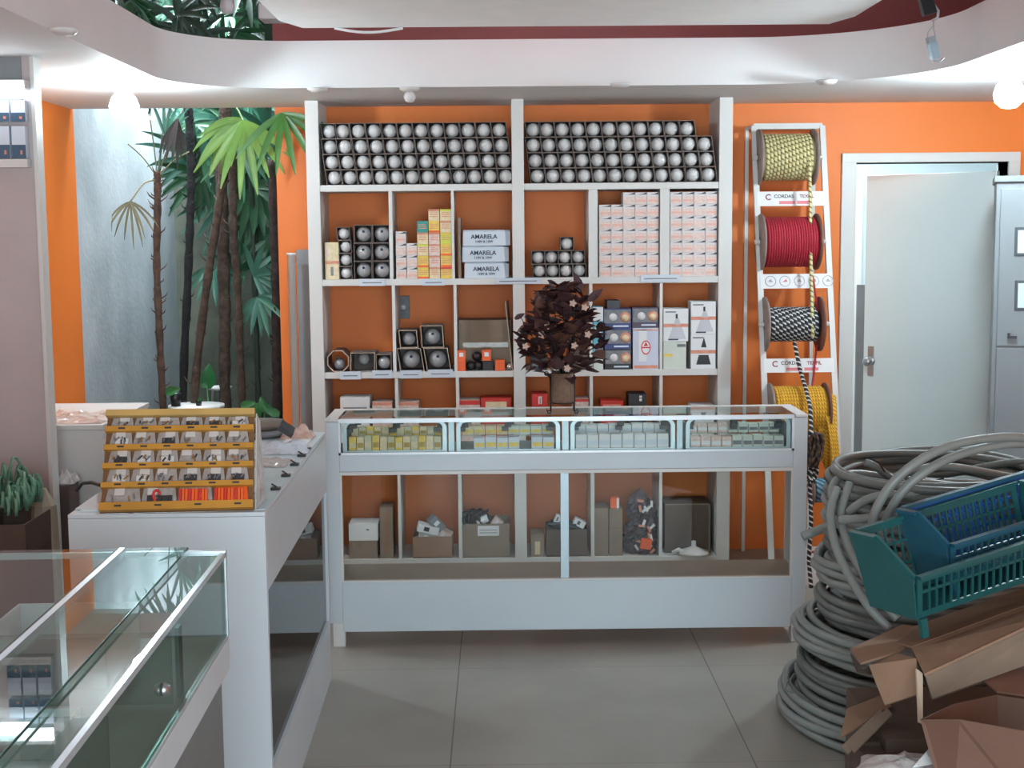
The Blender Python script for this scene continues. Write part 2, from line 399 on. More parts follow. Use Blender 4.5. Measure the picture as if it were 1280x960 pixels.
# door frame, door
m = MB()
m.box(FX0, DX0, YW - .02, YW + .16, 0, FZ); m.box(DX1, FX1, YW - .02, YW + .16, 0, FZ); m.box(FX0, FX1, YW - .021, YW + .161, DZ, FZ)
df = m.build('door_frame', WHITE2, bevel=.004, kind='structure'); df.name = 'door_1_frame'
hx, hy = DX1 - .02, YW + .08
ex, ey = at(1084, 300, 7.72).x, 7.72
ang = math.atan2(ey - hy, ex - hx)
Md = Matrix.Translation((hx, hy, 0)) @ Matrix.Rotation(ang, 4, 'Z')
dl = math.hypot(ex - hx, ey - hy)
m = MB(Md); m.box(0, dl, -.02, .02, .01, DZ - .045)
dr = m.build('door_1', DOORP, bevel=.003, kind='structure')
kz = at(1088, 451, 7.69).z
m = MB(Md); m.lathe([(.0, .0), (.026, .001), (.026, .006), (0, .0065)], 20, O=(dl - .045, .02, kz), axis='Y')
m.box(dl - .062, dl - .028, .02, .024, kz - .085, kz + .085)
m.lathe([(.008, 0), (.008, .03), (.024, .04), (.026, .052), (.018, .062), (0, .064)], 20, O=(dl - .045, .022, kz), axis='Y')
m.lathe([(.008, 0), (.008, -.06), (.024, -.07), (.026, -.082), (.018, -.092), (0, -.094)], 20, O=(dl - .045, .022, kz), axis='Y')
m.build('door_handle', STEEL, parent=None, kind='structure')
bpy.data.objects['door_handle'].parent = dr; bpy.data.objects['door_handle'].location -= dr.location
m = MB(); p = at(1078, 470, 8.6)
m.poly([at(1072, 600, 8.3), at(1084, 600, 8.3), at(1084, 355, 8.6), at(1073, 355, 8.6)], .02)
m.v = [Vector((v.x, v.y, v.z)) for v in m.v]
m2 = MB(); x0 = at(1071, 400, 8.3).x; m2.box(x0, x0 + .35, 8.3, 8.32, 0, at(1078, 356, 8.3).z)
m2.build('leaning_board', GREY, label='grey board standing in the room beyond the half-open door', cat='board')
m2 = MB(); x0 = at(1064, 300, 9.3).x; m2.box(x0, x0 + .09, 9.36, 9.4, 0, at(1078, 240, 9.3).z); m2.build('trim_store_room', WHITE2, kind='structure')
# ------------------------------------------------------------------ ceiling fittings
def soffit_disc(px, py, label, bulb=False):
    c = atz(px, py, SZ0 - .012)
    t = thing('ceiling_bulb_holder', (c.x, c.y, SZ0), label, 'lamp holder')
    m = MB(); m.lathe([(0, -.018), (.03, -.018), (.045, -.008), (.048, 0)], 24, O=(c.x, c.y, SZ0)); m.build('rose', WHITE2, parent=t)
    if bulb:
        m = MB(); m.lathe([(0, -.068), (.018, -.062), (.028, -.045), (.024, -.028), (.015, -.018)], 20, O=(c.x, c.y, SZ0)); m.build('globe', BULBW, parent=t)
soffit_disc(80, 41, 'empty white lamp rose on the soffit above the product panel')
soffit_disc(397, 114, 'empty white lamp rose over the garden-side upright of the shelving')
soffit_disc(512, 113, 'white lamp holder with a small unlit globe over the garden-side bulb shelf', True)
soffit_disc(776, 108, 'empty white lamp rose over the rack-side bulb shelf')
soffit_disc(1033, 104, 'empty white lamp rose over the rope rack')
for (x, y, lab) in ((-1.59, 5.92, 'glaring white lit bulb under the soffit before the garden opening'), (2.12, 5.70, 'glaring white lit bulb under the soffit above the grey meter cabinet')):
    t = thing('lit_bulb', (x, y, SZ0), lab, 'light bulb', None)
    LAMP = mat('lit_lamp_glass' if x > 0 else 'lit_lamp_glass_garden', (226, 247, 255), 0.3, emit=LAMP_STRENGTH * (1.2 if x > 0 else .74), var=0)
    m = MB(); m.lathe([(0, -.165), (.03, -.16), (.055, -.137), (.062, -.105), (.05, -.07), (.03, -.048), (.022, -.036)], 24, O=(x, y, SZ0)); m.build('globe', LAMP, parent=t)
    m = MB(); m.lathe([(.022, -.045), (.026, -.03), (.05, -.012), (.052, 0)], 24, O=(x, y, SZ0)); m.build('lamp_holder', WHITE2, parent=t)
# hanging clear lamp on a black arm
c = at(1165, 60, 5.4)
t = thing('hanging_lamp', (c.x, c.y, 3.1), 'small blue-silver lamp hanging by a wire from a black ceiling arm', 'lamp')
m = MB(); m.bar(at(1140, -60, 5.4) + Vector((0, 0, .0)), at(1162, 18, 5.4), .035, .05); m.bar((at(1140, -60, 5.4)), (at(1140, -60, 5.4).x, 5.4, 3.1), .04, .04)
m.build('arm', BLACK, parent=t)
m = MB(); m.tube([at(1166, 4, 5.4), at(1173, 14, 5.39), at(1172, 22, 5.39), at(1165, 26, 5.4)], .006, 8); m.tube([at(1167, 24, 5.4), at(1167, 36, 5.4), at(1170, 48, 5.4)], .0025, 6)
m.tube([at(1166, 33, 5.4), at(1160, 40, 5.4), at(1159, 48, 5.4)], .0018, 6)
m.build('wire', mat('clear_pvc', (190, 190, 196), .3), parent=t)
m = MB(); m.bar(at(1163, 46, 5.4), at(1165, 54, 5.4), .036, .03); m.build('cap', ALUD, parent=t)
m = MB(); m.bar(at(1165, 54, 5.4), at(1169, 74, 5.4), .04, .03); m.build('glass_tube', mat('blue_silver_glass', (190, 222, 240), .08, metal=.5), parent=t)
m = MB(); m.tube([at(1167, 76, 5.4), at(1174, 77, 5.4), at(1180, 72, 5.4)], .003, 6); m.build('hook', ALUD, parent=t)
# ------------------------------------------------------------------ shelving unit
YS = 6.83
def sx(px, py=350, Y=YS): return at(px, py, Y).x
def sz(py, px=640, Y=YS): return at(px, py, Y).z
su = thing('shelving_unit', (sx(650), YS + .17, 0), 'tall white shelving unit built against the orange wall', 'shelving')
UP = [(sx(383.5, 240), sx(400, 240)), (sx(641), sx(656)), (sx(898), sx(914.5))]
for a, b in UP: bx('upright', WHITE2, (a, b, YS, YW, 0, SZ0), parent=su, bevel=.002)
LV = [sz(229.5), sz(347.5), sz(463.5), sz(581), sz(697.5)]
TH = .032
for z in LV:
    for a, b in ((UP[0][1], UP[1][0]), (UP[1][1], UP[2][0])): bx('shelf_board', WHITE2, (a, b, YS + .004, YW, z - TH, z), parent=su, bevel=.0015)
def div(px0, px1, lo, hi): bx('divider', WHITE2, (sx(px0), sx(px1), YS + .006, YW, LV[lo], LV[hi] - TH if hi >= 0 else SZ0), parent=su, bevel=.0015)
for (a, b, lo, hi) in ((487.3, 491.8, 1, 0), (565, 568.6, 1, 0), (736, 747.4, 1, 0), (825, 837, 1, 0), (489.3, 493.4, 2, 1), (566.5, 570.3, 2, 1), (736.6, 740.6, 2, 1), (825, 828.7, 2, 1),
                     (491, 495, 3, 2), (568, 572, 3, 2), (737, 741, 3, 2), (825, 829, 3, 2), (492, 496, 4, 3), (569, 573.5, 4, 3), (738, 742.5, 4, 3), (825, 829, 4, 3)): div(a, b, lo, hi)
bx('kick_board', WHITE2, (UP[0][1], UP[2][0], YS + .03, YS + .05, 0, LV[4] - TH), parent=su)
# price labels on the shelf edges
for (a, b, y0, y1, lab) in ((449, 481, 348.7, 357.5, 'white shelf label under the tall stack of large boxed bulbs'), (527.6, 556, 348.5, 357, 'white shelf label under the orange and yellow cartons'),
        (620, 675, 347.5, 355, 'long white shelf label across the central upright'), (801, 850, 343.6, 352.4, 'white shelf label under the pink-white lamp cartons'),
        (425, 451, 464.5, 474.3, 'white shelf label under the eight-sided bulb carton'), (465, 490, 463, 473, 'white shelf label below the small boxed bulb beside the divider'),
        (500, 527, 463, 473, 'white shelf label under the leaning large boxed bulb near the divider'), (535, 566, 462, 472, 'white shelf label under the large boxed bulb beside the orange cartons')):
    z0, z1 = at(a, y1, YS).z, at(a, y0, YS).z
    m = MB(); m.box(sx(a, y0), sx(b, y0), YS - .004, YS + .0035, z0, z1); m.box(sx(a + 4, y0), sx(b - 4, y0), YS - .0045, YS - .004, (z0 + z1) / 2 - .004, (z0 + z1) / 2 + .001, 1)
    m.build('shelf_label', [PAPERB, GREYP], label=lab, cat='label')
# ---- boxed bulbs
def carton_bm(s, d, shear, th=.0022, h=None, n=4):
    """open-fronted square carton, squashed sideways by shear, open side towards -y"""
    h = h or s; m = MB()
    def P(x, z): return (x + shear * (z / h), z)
    o = [(-s / 2, 0), (s / 2, 0), (s / 2, h), (-s / 2, h)]; i = [(-s / 2 + th, th), (s / 2 - th, th), (s / 2 - th, h - th), (-s / 2 + th, h - th)]
    O = [P(*p) for p in o]; I = [P(*p) for p in i]
    vs = [(x, 0, z) for x, z in O] + [(x, 0, z) for x, z in I] + [(x, d, z) for x, z in O] + [(x, d - th, z) for x, z in I]
    for k in range(4):
        l = (k + 1) % 4
        m.add(vs, [(k, l, 4 + l, 4 + k)], 1)
        m.add(vs, [(4 + k, 4 + l, 12 + l, 12 + k)], 0)
        m.add(vs, [(k, 8 + k, 8 + l, l)], 0)
    m.add(vs, [(8, 9, 10, 11), (12, 15, 14, 13)], 0)
    return m
def bulb_bm(r, cx, cz, y0=.012, ln=.11):
    m = MB(); pr = []
    for k in range(9):
        a = math.pi * k / 12; pr.append((r * math.sin(a), y0 + r - r * math.cos(a)))
    pr += [(r * .8, y0 + r * 1.75), (r * .5, y0 + r * 2.5), (r * .42, min(ln, y0 + r * 3.2))]
    m.lathe(pr, 18, O=(cx, 0, cz), axis='Y'); return m
def boxed(name, s, d, shear, r, mb, label, cat='boxed bulb', group=None, dot=False, inset=.012, h=None, mats=None):
    t = thing(name, (0, 0, 0), label, cat, group)
    carton_bm(s, d, shear, th=.002 if s < .09 else .0035, h=h).build('carton', mats or [CARTON_IN, CARTON_LIP], parent=t, fixn=False)
    b = bulb_bm(r, shear * .5, (h or s) * .5 - (.0 if s < .09 else .002), inset * .35 if s < .08 else inset).build('bulb', mb, parent=t)
    if dot:
        m = MB(); m.lathe([(0, -.001), (r * .17, -.0005), (r * .17, .006)], 12, O=(shear * .5 + .002, inset, (h or s) * .5 + r * .32), axis='Y')
        m.M = None; m.build('printed_dot', INK, parent=t)
    return t
small = boxed('boxed_light_bulb', .0755, .16, -.0098, .0345, BULBW, 'x', group='boxed white bulbs on the top shelves')
first = [True]
def put(proto, loc, label, group, flag=first):
    if flag[0]:
        flag[0] = False; proto.location = loc; proto['label'] = label; proto['group'] = group; return proto
    return dup(proto, loc, label, group)
rowname = ['bottom row', 'second row up', 'third row up', 'top row']
for half, (x0, x1, side) in enumerate(((416.2, 632.2, 'garden-side'), (672.2, 887.2, 'rack-side'))):
    X0, X1 = sx(x0, 217), sx(x1, 217); n = 12
    for r in range(4):
        for c in range(n):
            if half == 1 and r == 3 and c == 11: continue
            X = X0 + (X1 - X0) * c / (n - 1) - .0102 * r - (.004 if r == 3 and c == 0 else 0)
            if c == 0 and X - .0475 < UP[half][1]: X = UP[half][1] + .048
            X += RN.uniform(-.0006, .0006) + (0 if c else .0005)
            o = put(small, (X + .0048, YS + .012 + RN.uniform(0, .012), LV[0] + .0002 + r * .0762), f'boxed white bulb, {ORD[c]} from the garden end, {rowname[r]}, {side} top shelf', 'boxed white bulbs on the top shelves')
# second row of shelves: bulbs beside the garden-side upright
sm2 = boxed('boxed_light_bulb', .064, .14, -.004, .029, BULBW, 'x', inset=.012)
f2 = [True]
ys = [LV[1] + .0002 + .0655 * k for k in range(4)]
for k in range(4):
    put(sm2, (sx(431.5, 320) - (.0 if k < 3 else .008), YS + .02, ys[k]), 'small boxed bulb in the stack of four on the second shelf, ' + ('bottom one', 'second one up', 'third one up', 'topmost, askew one')[k], 'small boxed bulbs on the second shelf', f2)
big = boxed('boxed_globe_bulb', .089, .17, 0, .0385, BULBG, 'x', dot=True, inset=.01)
f3 = [True]
for c, px in enumerate((453, 476.2)):
    for k in range(3):
        put(big, (sx(px, 320) + (.003 if k == 2 else 0), YS + .014, LV[1] + .0002 + .0905 * k), f'large boxed bulb, {("bottom", "middle", "top")[k]} of the column {("beside the small bulbs", "against the divider")[c]}', 'large boxed bulbs on the second shelf', f3)
# rack-side bay of the second row: four over four and one on top
f4 = [True]
sm4 = boxed('boxed_light_bulb', .0665, .14, 0, .0305, BULBW, 'x', inset=.006)
for k in range(2):
    for c, px in enumerate((673.5, 690.2, 706.8, 723.8)):
        put(sm4, (sx(px - (1.5 if k else 0), 330) + .004, YS + .016 + .01 * (c % 2), LV[1] + .0002 + k * .0675), f'boxed white bulb, {ORD[c]} from the central upright, {("lower", "upper")[k]} row of the small group', 'boxed bulbs beside the central upright', f4)
put(sm4, (sx(709, 305), YS + .02, LV[1] + .0002 + 2 * .0675), 'single boxed white bulb lying on top of the small group of eight', 'boxed bulbs beside the central upright', f4)
# third row: open cartons with bulbs
def oct_carton(px, pyc, r):
    c = Vector((sx(px, pyc), YS + .02, LV[2] + r))
    t = thing('boxed_light_bulb', (c.x, c.y, LV[2]), 'silvery bulb in a crushed eight-sided carton at the end of the third shelf', 'boxed bulb')
    m = MB(); n = 8; P = []
    for k in range(n):
        a = 2 * math.pi * (k + .5) / n; P.append((c.x + r * 1.0 * math.cos(a) / math.cos(math.pi / 8), c.z + r * math.sin(a) / math.cos(math.pi / 8)))
    for k in range(n):
        (xa, za), (xb, zb) = P[k], P[(k + 1) % n]
        fa = lambda x, z: (c.x + (x - c.x) * .9, c.z + (z - c.z) * .9)
        (xc, zc), (xd, zd) = fa(xa, za), fa(xb, zb); y0, y1 = c.y, c.y + .16
        vs = [(xa, y0, za), (xb, y0, zb), (xd, y0, zd), (xc, y0, zc), (xa, y1, za), (xb, y1, zb), (xd, y1, zd), (xc, y1, zc)]
        m.add(vs, [(0, 1, 2, 3)], 1); m.add(vs, [(3, 2, 6, 7), (0, 4, 5, 1), (4, 7, 6, 5)], 0)
    m.build('carton', [DGREY, CARTON_EDGE], parent=t, fixn=False)
    m = MB(); m.lathe([(0, .03), (.022, .034), (.03, .05), (.03, .07), (.012, .12)], 18, O=(c.x, c.y, c.z - .018), axis='Y'); m.build('bulb', mat('mirror_glass', (225, 225, 228), .1, metal=.6), parent=t)
    m = MB(); m.lathe([(0, 0), (.008, .002), (.008, .012), (.004, .03)], 12, O=(c.x - .006, c.y + .02, c.z + .02), axis='Y'); m.build('contact_tip', STEEL, parent=t)
oct_carton(422, 448, .0555)
def onecarton(px, s, h, shear, r, label, dot=False, z=LV[2], dz=0, sideopen=False, inset=.02):
    t = boxed('boxed_globe_bulb', s, .17, shear, r, BULBG, label, dot=dot, inset=inset, h=h, mats=[CARTON_IN, CARTON_EDGE])
    t.location = (sx(px, 440), YS + .014, z + .0002 + dz); return t
onecarton(452, .124, .124, .004, .030, 'bulb low in a wide open carton on the third shelf, beside the eight-sided one', inset=.05).children[1].location.z = -.026
onecarton(479, .078, .088, 0, .033, 'bulb in a snug open carton on the third shelf against the thin divider')
onecarton(515, .122, .118, -.018, .046, 'large bulb in a leaning carton on the third shelf, lower row beside the divider', True)
onecarton(548.5, .122, .118, -.018, .046, 'large bulb in a leaning carton on the third shelf, lower row beside orange cartons', True)
onecarton(511.5, .092, .090, -.008, .034, 'smaller bulb in an open carton on top of two leaning cartons', False, dz=.1192)
onecarton(541, .112, .112, -.006, .041, 'large bulb in an upright open carton on top of two leaning cartons', True, dz=.1192)
# ---- printed cartons
def pbox(name, px0, px1, ztop, zbase, label, mats, decals=(), yoff=.012, d=.15, cat='carton', group=None, pyr=350, Y=YS, bev=0, top=None):
    """decals: (u0,u1,v0,v1,mi) fractions of the front face"""
    m = MB(); x0, x1 = at(px0, pyr, Y + yoff).x + .0006, at(px1, pyr, Y + yoff).x - .0006
    y0 = Y + yoff; m.box(x0, x1, y0, y0 + d, zbase + .0002, ztop)
    for q in decals:
        u0, u1, v0, v1, mi = q[:5]; X0, X1 = x0 + (x1 - x0) * u0, x0 + (x1 - x0) * u1; Z0, Z1 = zbase + (ztop - zbase) * v0, zbase + (ztop - zbase) * v1
        e = .0004 * (1 + (q[5] if len(q) > 5 else 0))
        m.box(X0, X1, y0 - e, y0 + .0002, Z0 + .0003, Z1 - .0003, mi)
    return m.build(name, mats, label=label, cat=cat, group=group, bevel=bev)
# white pinkish lamp cartons (second row)
LC = [mat('pinkish_white_print', (220, 214, 214), .6), PINK, DGREY, mat('faded_salmon_print', (228, 178, 164), .6)]
def lamp_carton(x0, x1, z0, h, label, group, k):
    j = RN.uniform(0, .008); y0 = YS + .014 + j
    m = MB(); m.box(x0 + .0006, x1 - .0006, y0, y0 + .13, z0 + .0002, z0 + h - .0004)
    m.box(x0 + .003, x1 - .003, y0 - .0005, y0, z0 + h * .04, z0 + h * .62, 1)
    m.box(x0 + .001, x1 - .001, y0 - .0006, y0, z0 + h * .80, z0 + h * .97, 2)
    m.poly([(x0 + .002, y0 - .0009, z0 + h * .99), (x0 + .002, y0 - .0009, z0 + h * .78), (x1 - .022, y0 - .0009, z0 + h * .86), (x1 - .004, y0 - .0009, z0 + h * .985)], 0, 0)
    if k % 3 != 2: m.box(x0 + .006, x1 - .004, y0 - .0009, y0, z0 + h * .22, z0 + h * .38, 3)
    m.build('lamp_carton', LC, label=label, cat='carton', group=group)
hh = (sz(240, 800) - LV[1]) / 7.0
for (pa, pb, n, bay, full) in ((749.2, 824, 5, 'wider bay', [6, 6, 7, 7, 7]), (838.2, 897, 4, 'end bay', [7, 7, 7, 7])):
    X0, X1 = sx(pa, 300), sx(pb, 300)
    for c in range(n):
        for r in range(full[c]):
            lamp_carton(X0 + (X1 - X0) * c / n, X0 + (X1 - X0) * (c + 1) / n, LV[1] + hh * r, hh * .995,
                        f'pink-white lamp carton, {bay}, {ORD[c]} column from the centre, {ORD[r]} from below', 'pink-white lamp cartons', r * 3 + c)
hq = .0595
for c, (pa, pb, n) in enumerate(((494.5, 507.5, 4), (508, 521.3, 3))):
    for r in range(n):
        lamp_carton(sx(pa, 320), sx(pb, 320), LV[1] + hq * r, hq * .99, f'pink-white lamp carton, {("column against the divider", "column beside the yellow cartons")[c]}, {ORD[r]} from below', 'pink-white lamp cartons by the divider', r + c)
# orange, yellow cartons
hq = .0575
cols = [(521.8, 535.6, ['Y', 'Y', 'C', 'R', 'T']), (536.2, 550, ['R', 'P', 'P', 'P', 'Y', 'R']), (550.6, 564.6, ['S', 'Y', 'O', 'L', 'R', 'C'])]
cm = {'Y': [YEL, ORBOX], 'C': [CREAM, LIME], 'R': [CREAM, SALMON], 'P': [PINK, SALMON], 'S': [YEL, RED], 'O': [YEL, ORBOX], 'L': [LIME, YEL], 'T': [TEAL, TEAL]}
cw = {'Y': 'yellow', 'C': 'cream', 'R': 'cream and salmon', 'P': 'pinkish', 'S': 'yellow and red', 'O': 'yellow-orange', 'L': 'lime', 'T': 'teal'}
for c, (pa, pb, seq) in enumerate(cols):
    for r, k in enumerate(seq):
        q = cm[k]; low = k in 'YO'
        pbox('small_carton', pa, pb, LV[1] + hq * (r + 1) - .0004, LV[1] + hq * r, f'small {cw[k]} carton, {("first", "middle", "last")[c]} column of the coloured stack, {ORD[r]} from below',
             [q[0], q[1], SALMON], [(0, 1, 0, .18, 1) if low else (0, 1, .82, 1, 1), (.12, .88, .34, .42, 2), (.12, .88, .52, .60, 2), (.12, .8, .68, .74, 2)], yoff=.012 + .003 * (r % 2), d=.14, group='small coloured cartons', pyr=320)
# beige pack beside the upright
pbox('printed_pack', 406, 423.5, sz(303, 415), LV[1], 'beige printed pack standing beside the stacked boxed bulbs', [CREAM, SALMON, GREYP, PINK], [(.05, 1, .42, .5, 1), (.4, .6, .1, .34, 2), (.1, .3, .6, .9, 3)], yoff=.03, pyr=320, cat='pack')
# three AMARELA packs
hp = (sz(287, 610) - LV[1]) / 3
for r in range(3):
    x0, x1 = sx(578.5 + (0, -1, 0)[r] + (1.5 if r == 0 else 0), 320), sx(636 + (2 if r == 2 else 0), 320)
    y0 = YS + .02; z0 = LV[1] + hp * r
    t = thing('paper_pack', ((x0 + x1) / 2, y0 + .07, z0 + .0002), 'white AMARELA pack, ' + ('bottom', 'middle', 'top')[r] + ' of the three stacked beside the central upright', 'pack', 'white AMARELA packs')
    m = MB(); e = .008; zt = z0 + hp - .001
    m.add([(x0, y0, z0 + .0004), (x1 - .02, y0, z0 + .0004), (x1, y0 + .02, z0 + .004), (x1, y0 + .14, z0 + .0004), (x0, y0 + .14, z0 + .0004),
           (x0 + .002, y0, zt - e), (x1 - .026, y0, zt - e), (x1, y0 + .03, zt - .01), (x1, y0 + .14, zt), (x0, y0 + .14, zt), (x0 + .004, y0 + .01, zt), (x1 - .03, y0 + .012, zt)],
          [(4, 3, 2, 1, 0), (0, 1, 6, 5), (1, 2, 7, 6), (2, 3, 8, 7), (3, 4, 9, 8), (4, 0, 5, 10, 9), (5, 6, 11, 10), (6, 7, 11), (7, 8, 9, 10, 11)])
    m.build('wrapper', PAPERB, parent=t)
    cx = (x0 + x1) / 2 - .012 + (.01 if r == 0 else 0)
    for body, sz_, zz in (('AMARELA', .030, .036), ('110V & 10W', .017, .016)):
        m = MB(); m.text(body, Matrix.Translation((cx, y0 - .0012, z0 + zz)) @ Matrix.Rotation(math.pi / 2, 4, 'X'), sz_); m.build('lettering', INK, parent=t)
m = MB(); m.box(sx(573), sx(576.5), YS + .012, YS + .2, LV[1] + .0002, sz(272, 575)); m.build('thin_board', CARDG, label='thin beige board standing on edge against the divider beside white packs', cat='board')
# third row, bay three: cardboard carton and orange cartons
m = MB(); zt = sz(402, 600)
x0, x1 = sx(573.5, 420, YS + .12), sx(640, 420, YS + .12)
m.box(x0, x1 - .004, YS + .12, YW - .02, LV[2] + .0002, zt)
m.box(x0 + .02, x1 - .02, YS + .1192, YS + .12, LV[2] + .11, LV[2] + .135, 1); m.box(x0 + .06, x1 - .05, YS + .1190, YS + .12, LV[2] + .135, zt - .001, 2)
m.build('cardboard_box', [CARDG, TAPE, mat('cardboard_flap', (150, 132, 114), .8)], label='brown taped cardboard box at the rear of the third shelf behind small orange cartons', cat='box')
p0, p1 = at(644, 462, YS + .03), at(637, 377, YS + .03)
m = MB(); m.poly([(p0.x - .012, YS + .01, LV[2] + .0004), (p0.x - .004, YS + .22, LV[2] + .0004), (p1.x - .004, YS + .22, p1.z), (p1.x - .02, YS + .01, p1.z)], .004)
m.build('leaning_card', CARTON_EDGE, label='thin pale card leaning on the central upright beside the cardboard box', cat='card')
for (a, b, z0, z1, lab) in ((571.3, 582, 0, .052, 'small orange carton at the divider, under another one'), (571.5, 582, .0522, .104, 'small orange carton with white tag stacked on another at the divider'),
                        (618.7, 631, 0, .054, 'small orange carton alone beside the silver ball on the third shelf')):
    pbox('orange_carton', a, b, LV[2] + z1, LV[2] + z0, lab, [ORBOX, PAPER], [(.25, .75, .4, .8, 1)] if z0 else [], yoff=.01, d=.055, pyr=450, bev=.001)
pbox('lamp_socket', 603, 617, LV[2] + .05, LV[2], 'dark brown block under the raised orange carton', [DKP], yoff=.02, d=.05, cat='socket', pyr=450, bev=.004)
pbox('orange_carton', 602.5, 614, LV[2] + .105, LV[2] + .0505, 'small orange carton with white tag sitting on a dark block', [ORBOX, PAPER], [(.25, .75, .4, .8, 1)], yoff=.015, d=.05, pyr=450, bev=.001)
for (px, zz, lab) in ((588, 0, 'black round lamp socket beside the two stacked orange cartons'), (598, 0, 'black round lamp socket beside the dark block'), (596, .0525, 'black round lamp socket lying on two others')):
    c = Vector((sx(px, 450), YS + .02, LV[2] + .024 + zz * .9))
    m = MB(); m.lathe([(0, 0), (.014, 0), (.016, .006), (.024, .012), (.024, .045), (.018, .055), (0, .055)], 18, O=c, axis='Y'); m.build('lamp_socket', BLACK, label=lab, cat='socket')
c = Vector((sx(637, 455), YS + .03, LV[2] + .019)); m = MB(); m.lathe([(0, -.018), (.012, -.013), (.018, 0), (.012, .013), (0, .018)], 18, O=c); m.build('silver_ball', mat('chrome', (220, 220, 222), .1, metal=.9), label='small shiny silver ball lamp beside the central upright', cat='bulb')
# wall socket in the third row
c = at(504.5, 384, YW - .01)
t = thing('wall_socket', (c.x, YW, c.z - .06), 'grey wall socket on the orange wall inside the second bay', 'socket')
m = MB(); m.box(c.x - .032, c.x + .032, YW - .012, YW, c.z - .06, c.z + .06); m.build('plate', GREYP, parent=t, bevel=.004)
m = MB(); m.lathe([(0, -.016), (.012, -.016), (.014, -.012)], 16, O=(c.x, YW, c.z), axis='Y'); m.build('insert', WHITE2, parent=t)
# third row rack side: bay four (behind bouquet)
pbox('dark_carton', 663, 684, LV[2] + .07, LV[2], 'low black carton behind the dried bouquet beside the central upright', [DKP, GREYP], [(.1, .9, .3, .5, 1)], pyr=450)
pbox('dark_carton', 716, 735, LV[2] + .10, LV[2], 'brown-black carton behind the dried bouquet against the thin divider', [CARDD, GREYP], [(.1, .9, .5, .6, 1)], pyr=450)
# bay five
pbox('tall_carton', 741.5, 754, sz(384, 747), LV[2], 'tall cyan and white carton standing against the divider behind the bouquet', [CYAN, PAPER, GREYP, MINT], [(.0, 1, .78, 1, 1), (.2, .8, .58, .72, 1), (.2, 1, .2, .42, 2), (0, 1, 0, .18, 3)], pyr=420)
hb = (sz(386, 770) - LV[2]) / 3
def photo_carton(a, b, z0, z1, lab, dark):
    x0, x1 = sx(a, 420), sx(b, 420); y0 = YS + .014
    t = thing('picture_carton', ((x0 + x1) / 2, y0 + .07, z0 + .0002), lab, 'carton', 'cartons with printed photographs')
    m = MB(); m.box(x0 + .001, x1 - .001, y0, y0 + .14, z0 + .0004, z1 - .0006); h = z1 - z0; W = x1 - x0
    m.box(x0 + .004, x1 - .004, y0 - .0006, y0, z0 + h * .28, z1 - h * .06, 1); m.box(x0 + W * .35, x1 - W * .1, y0 - .0007, y0, z0 + h * .1, z0 + h * .18, 3)
    m.build('carton', [dark, GREYP, SALMON, PAPERB], parent=t)
    m = MB(); m.lathe([(.0, -.0008), (h * .26, -.0009), (h * .26, 0)], 20, O=(x0 + W * .78, y0, z0 + h * .58), axis='Y'); m.lathe([(.0, -.0011), (h * .17, -.0012), (h * .17, 0)], 20, mi=1, O=(x0 + W * .78, y0, z0 + h * .55), axis='Y')
    m.lathe([(.0, -.0009), (h * .2, -.001), (h * .2, 0)], 16, mi=2, O=(x0 + W * .35, y0, z0 + h * .58), axis='Y'); m.build('printed_emblem', [SALMON, CREAM, PAPER], parent=t)
for r in range(3): photo_carton(756 if r < 2 else 754.5, 789.5, LV[2] + hb * r, LV[2] + hb * (r + 1), 'navy carton with a printed photograph, ' + ('bottom', 'middle', 'top')[r] + ' of the stack of three', NAVY if r else DKP)
pbox('dark_carton', 759, 775, LV[2] + 3 * hb + .04, LV[2] + 3 * hb, 'small grey box lying on top of the three navy cartons', [DGREY], yoff=.03, pyr=380)
zl = LV[2] + (sz(410, 806) - LV[2])
t = thing('lamp_carton', (sx(807, 430), YS + .08, LV[2] + .0002), 'tall pale carton with a red oval emblem under a plum photo carton', 'carton')
m = MB(); x0, x1 = sx(791.5, 430), sx(823.8, 430); y0 = YS + .014; m.box(x0, x1, y0, y0 + .14, LV[2] + .0003, zl - .0006)
m.box(x0 + .005, x1 - .005, y0 - .0005, y0, LV[2] + .004, LV[2] + .02, 1); m.box(x0 + .03, x0 + .07, y0 - .0005, y0, LV[2] + .04, zl - .01, 2); m.box(x0 + .002, x1 - .002, y0 - .0005, y0, zl - .014, zl - .008, 1); m.build('carton', [LAV, SALMON, PAPER], parent=t)
m = MB(); c = (x0 + x1) / 2; zc = LV[2] + .11
def oval(m, rx, rz, e, mi):
    P = [(c + rx * math.cos(a * math.pi / 12), y0 - e, zc + rz * math.sin(a * math.pi / 12)) for a in range(24)]; m.poly(P, .0003, mi)
oval(m, .024, .036, .0012, 0); oval(m, .019, .030, .0016, 1); m.box(c - .02, c + .02, y0 - .0022, y0 - .0016, zc - .003, zc + .003, 0)
m.poly([(c - .012, y0 - .0022, zc + .008), (c + .012, y0 - .0022, zc + .008), (c, y0 - .0022, zc + .028)], .0003, 0); m.build('oval_emblem', [RED, PAPER], parent=t)
photo_carton(790.5, 823.5, zl, zl + hb * 1.0, 'plum carton with a printed photograph on top of the tall pale carton', PURP)
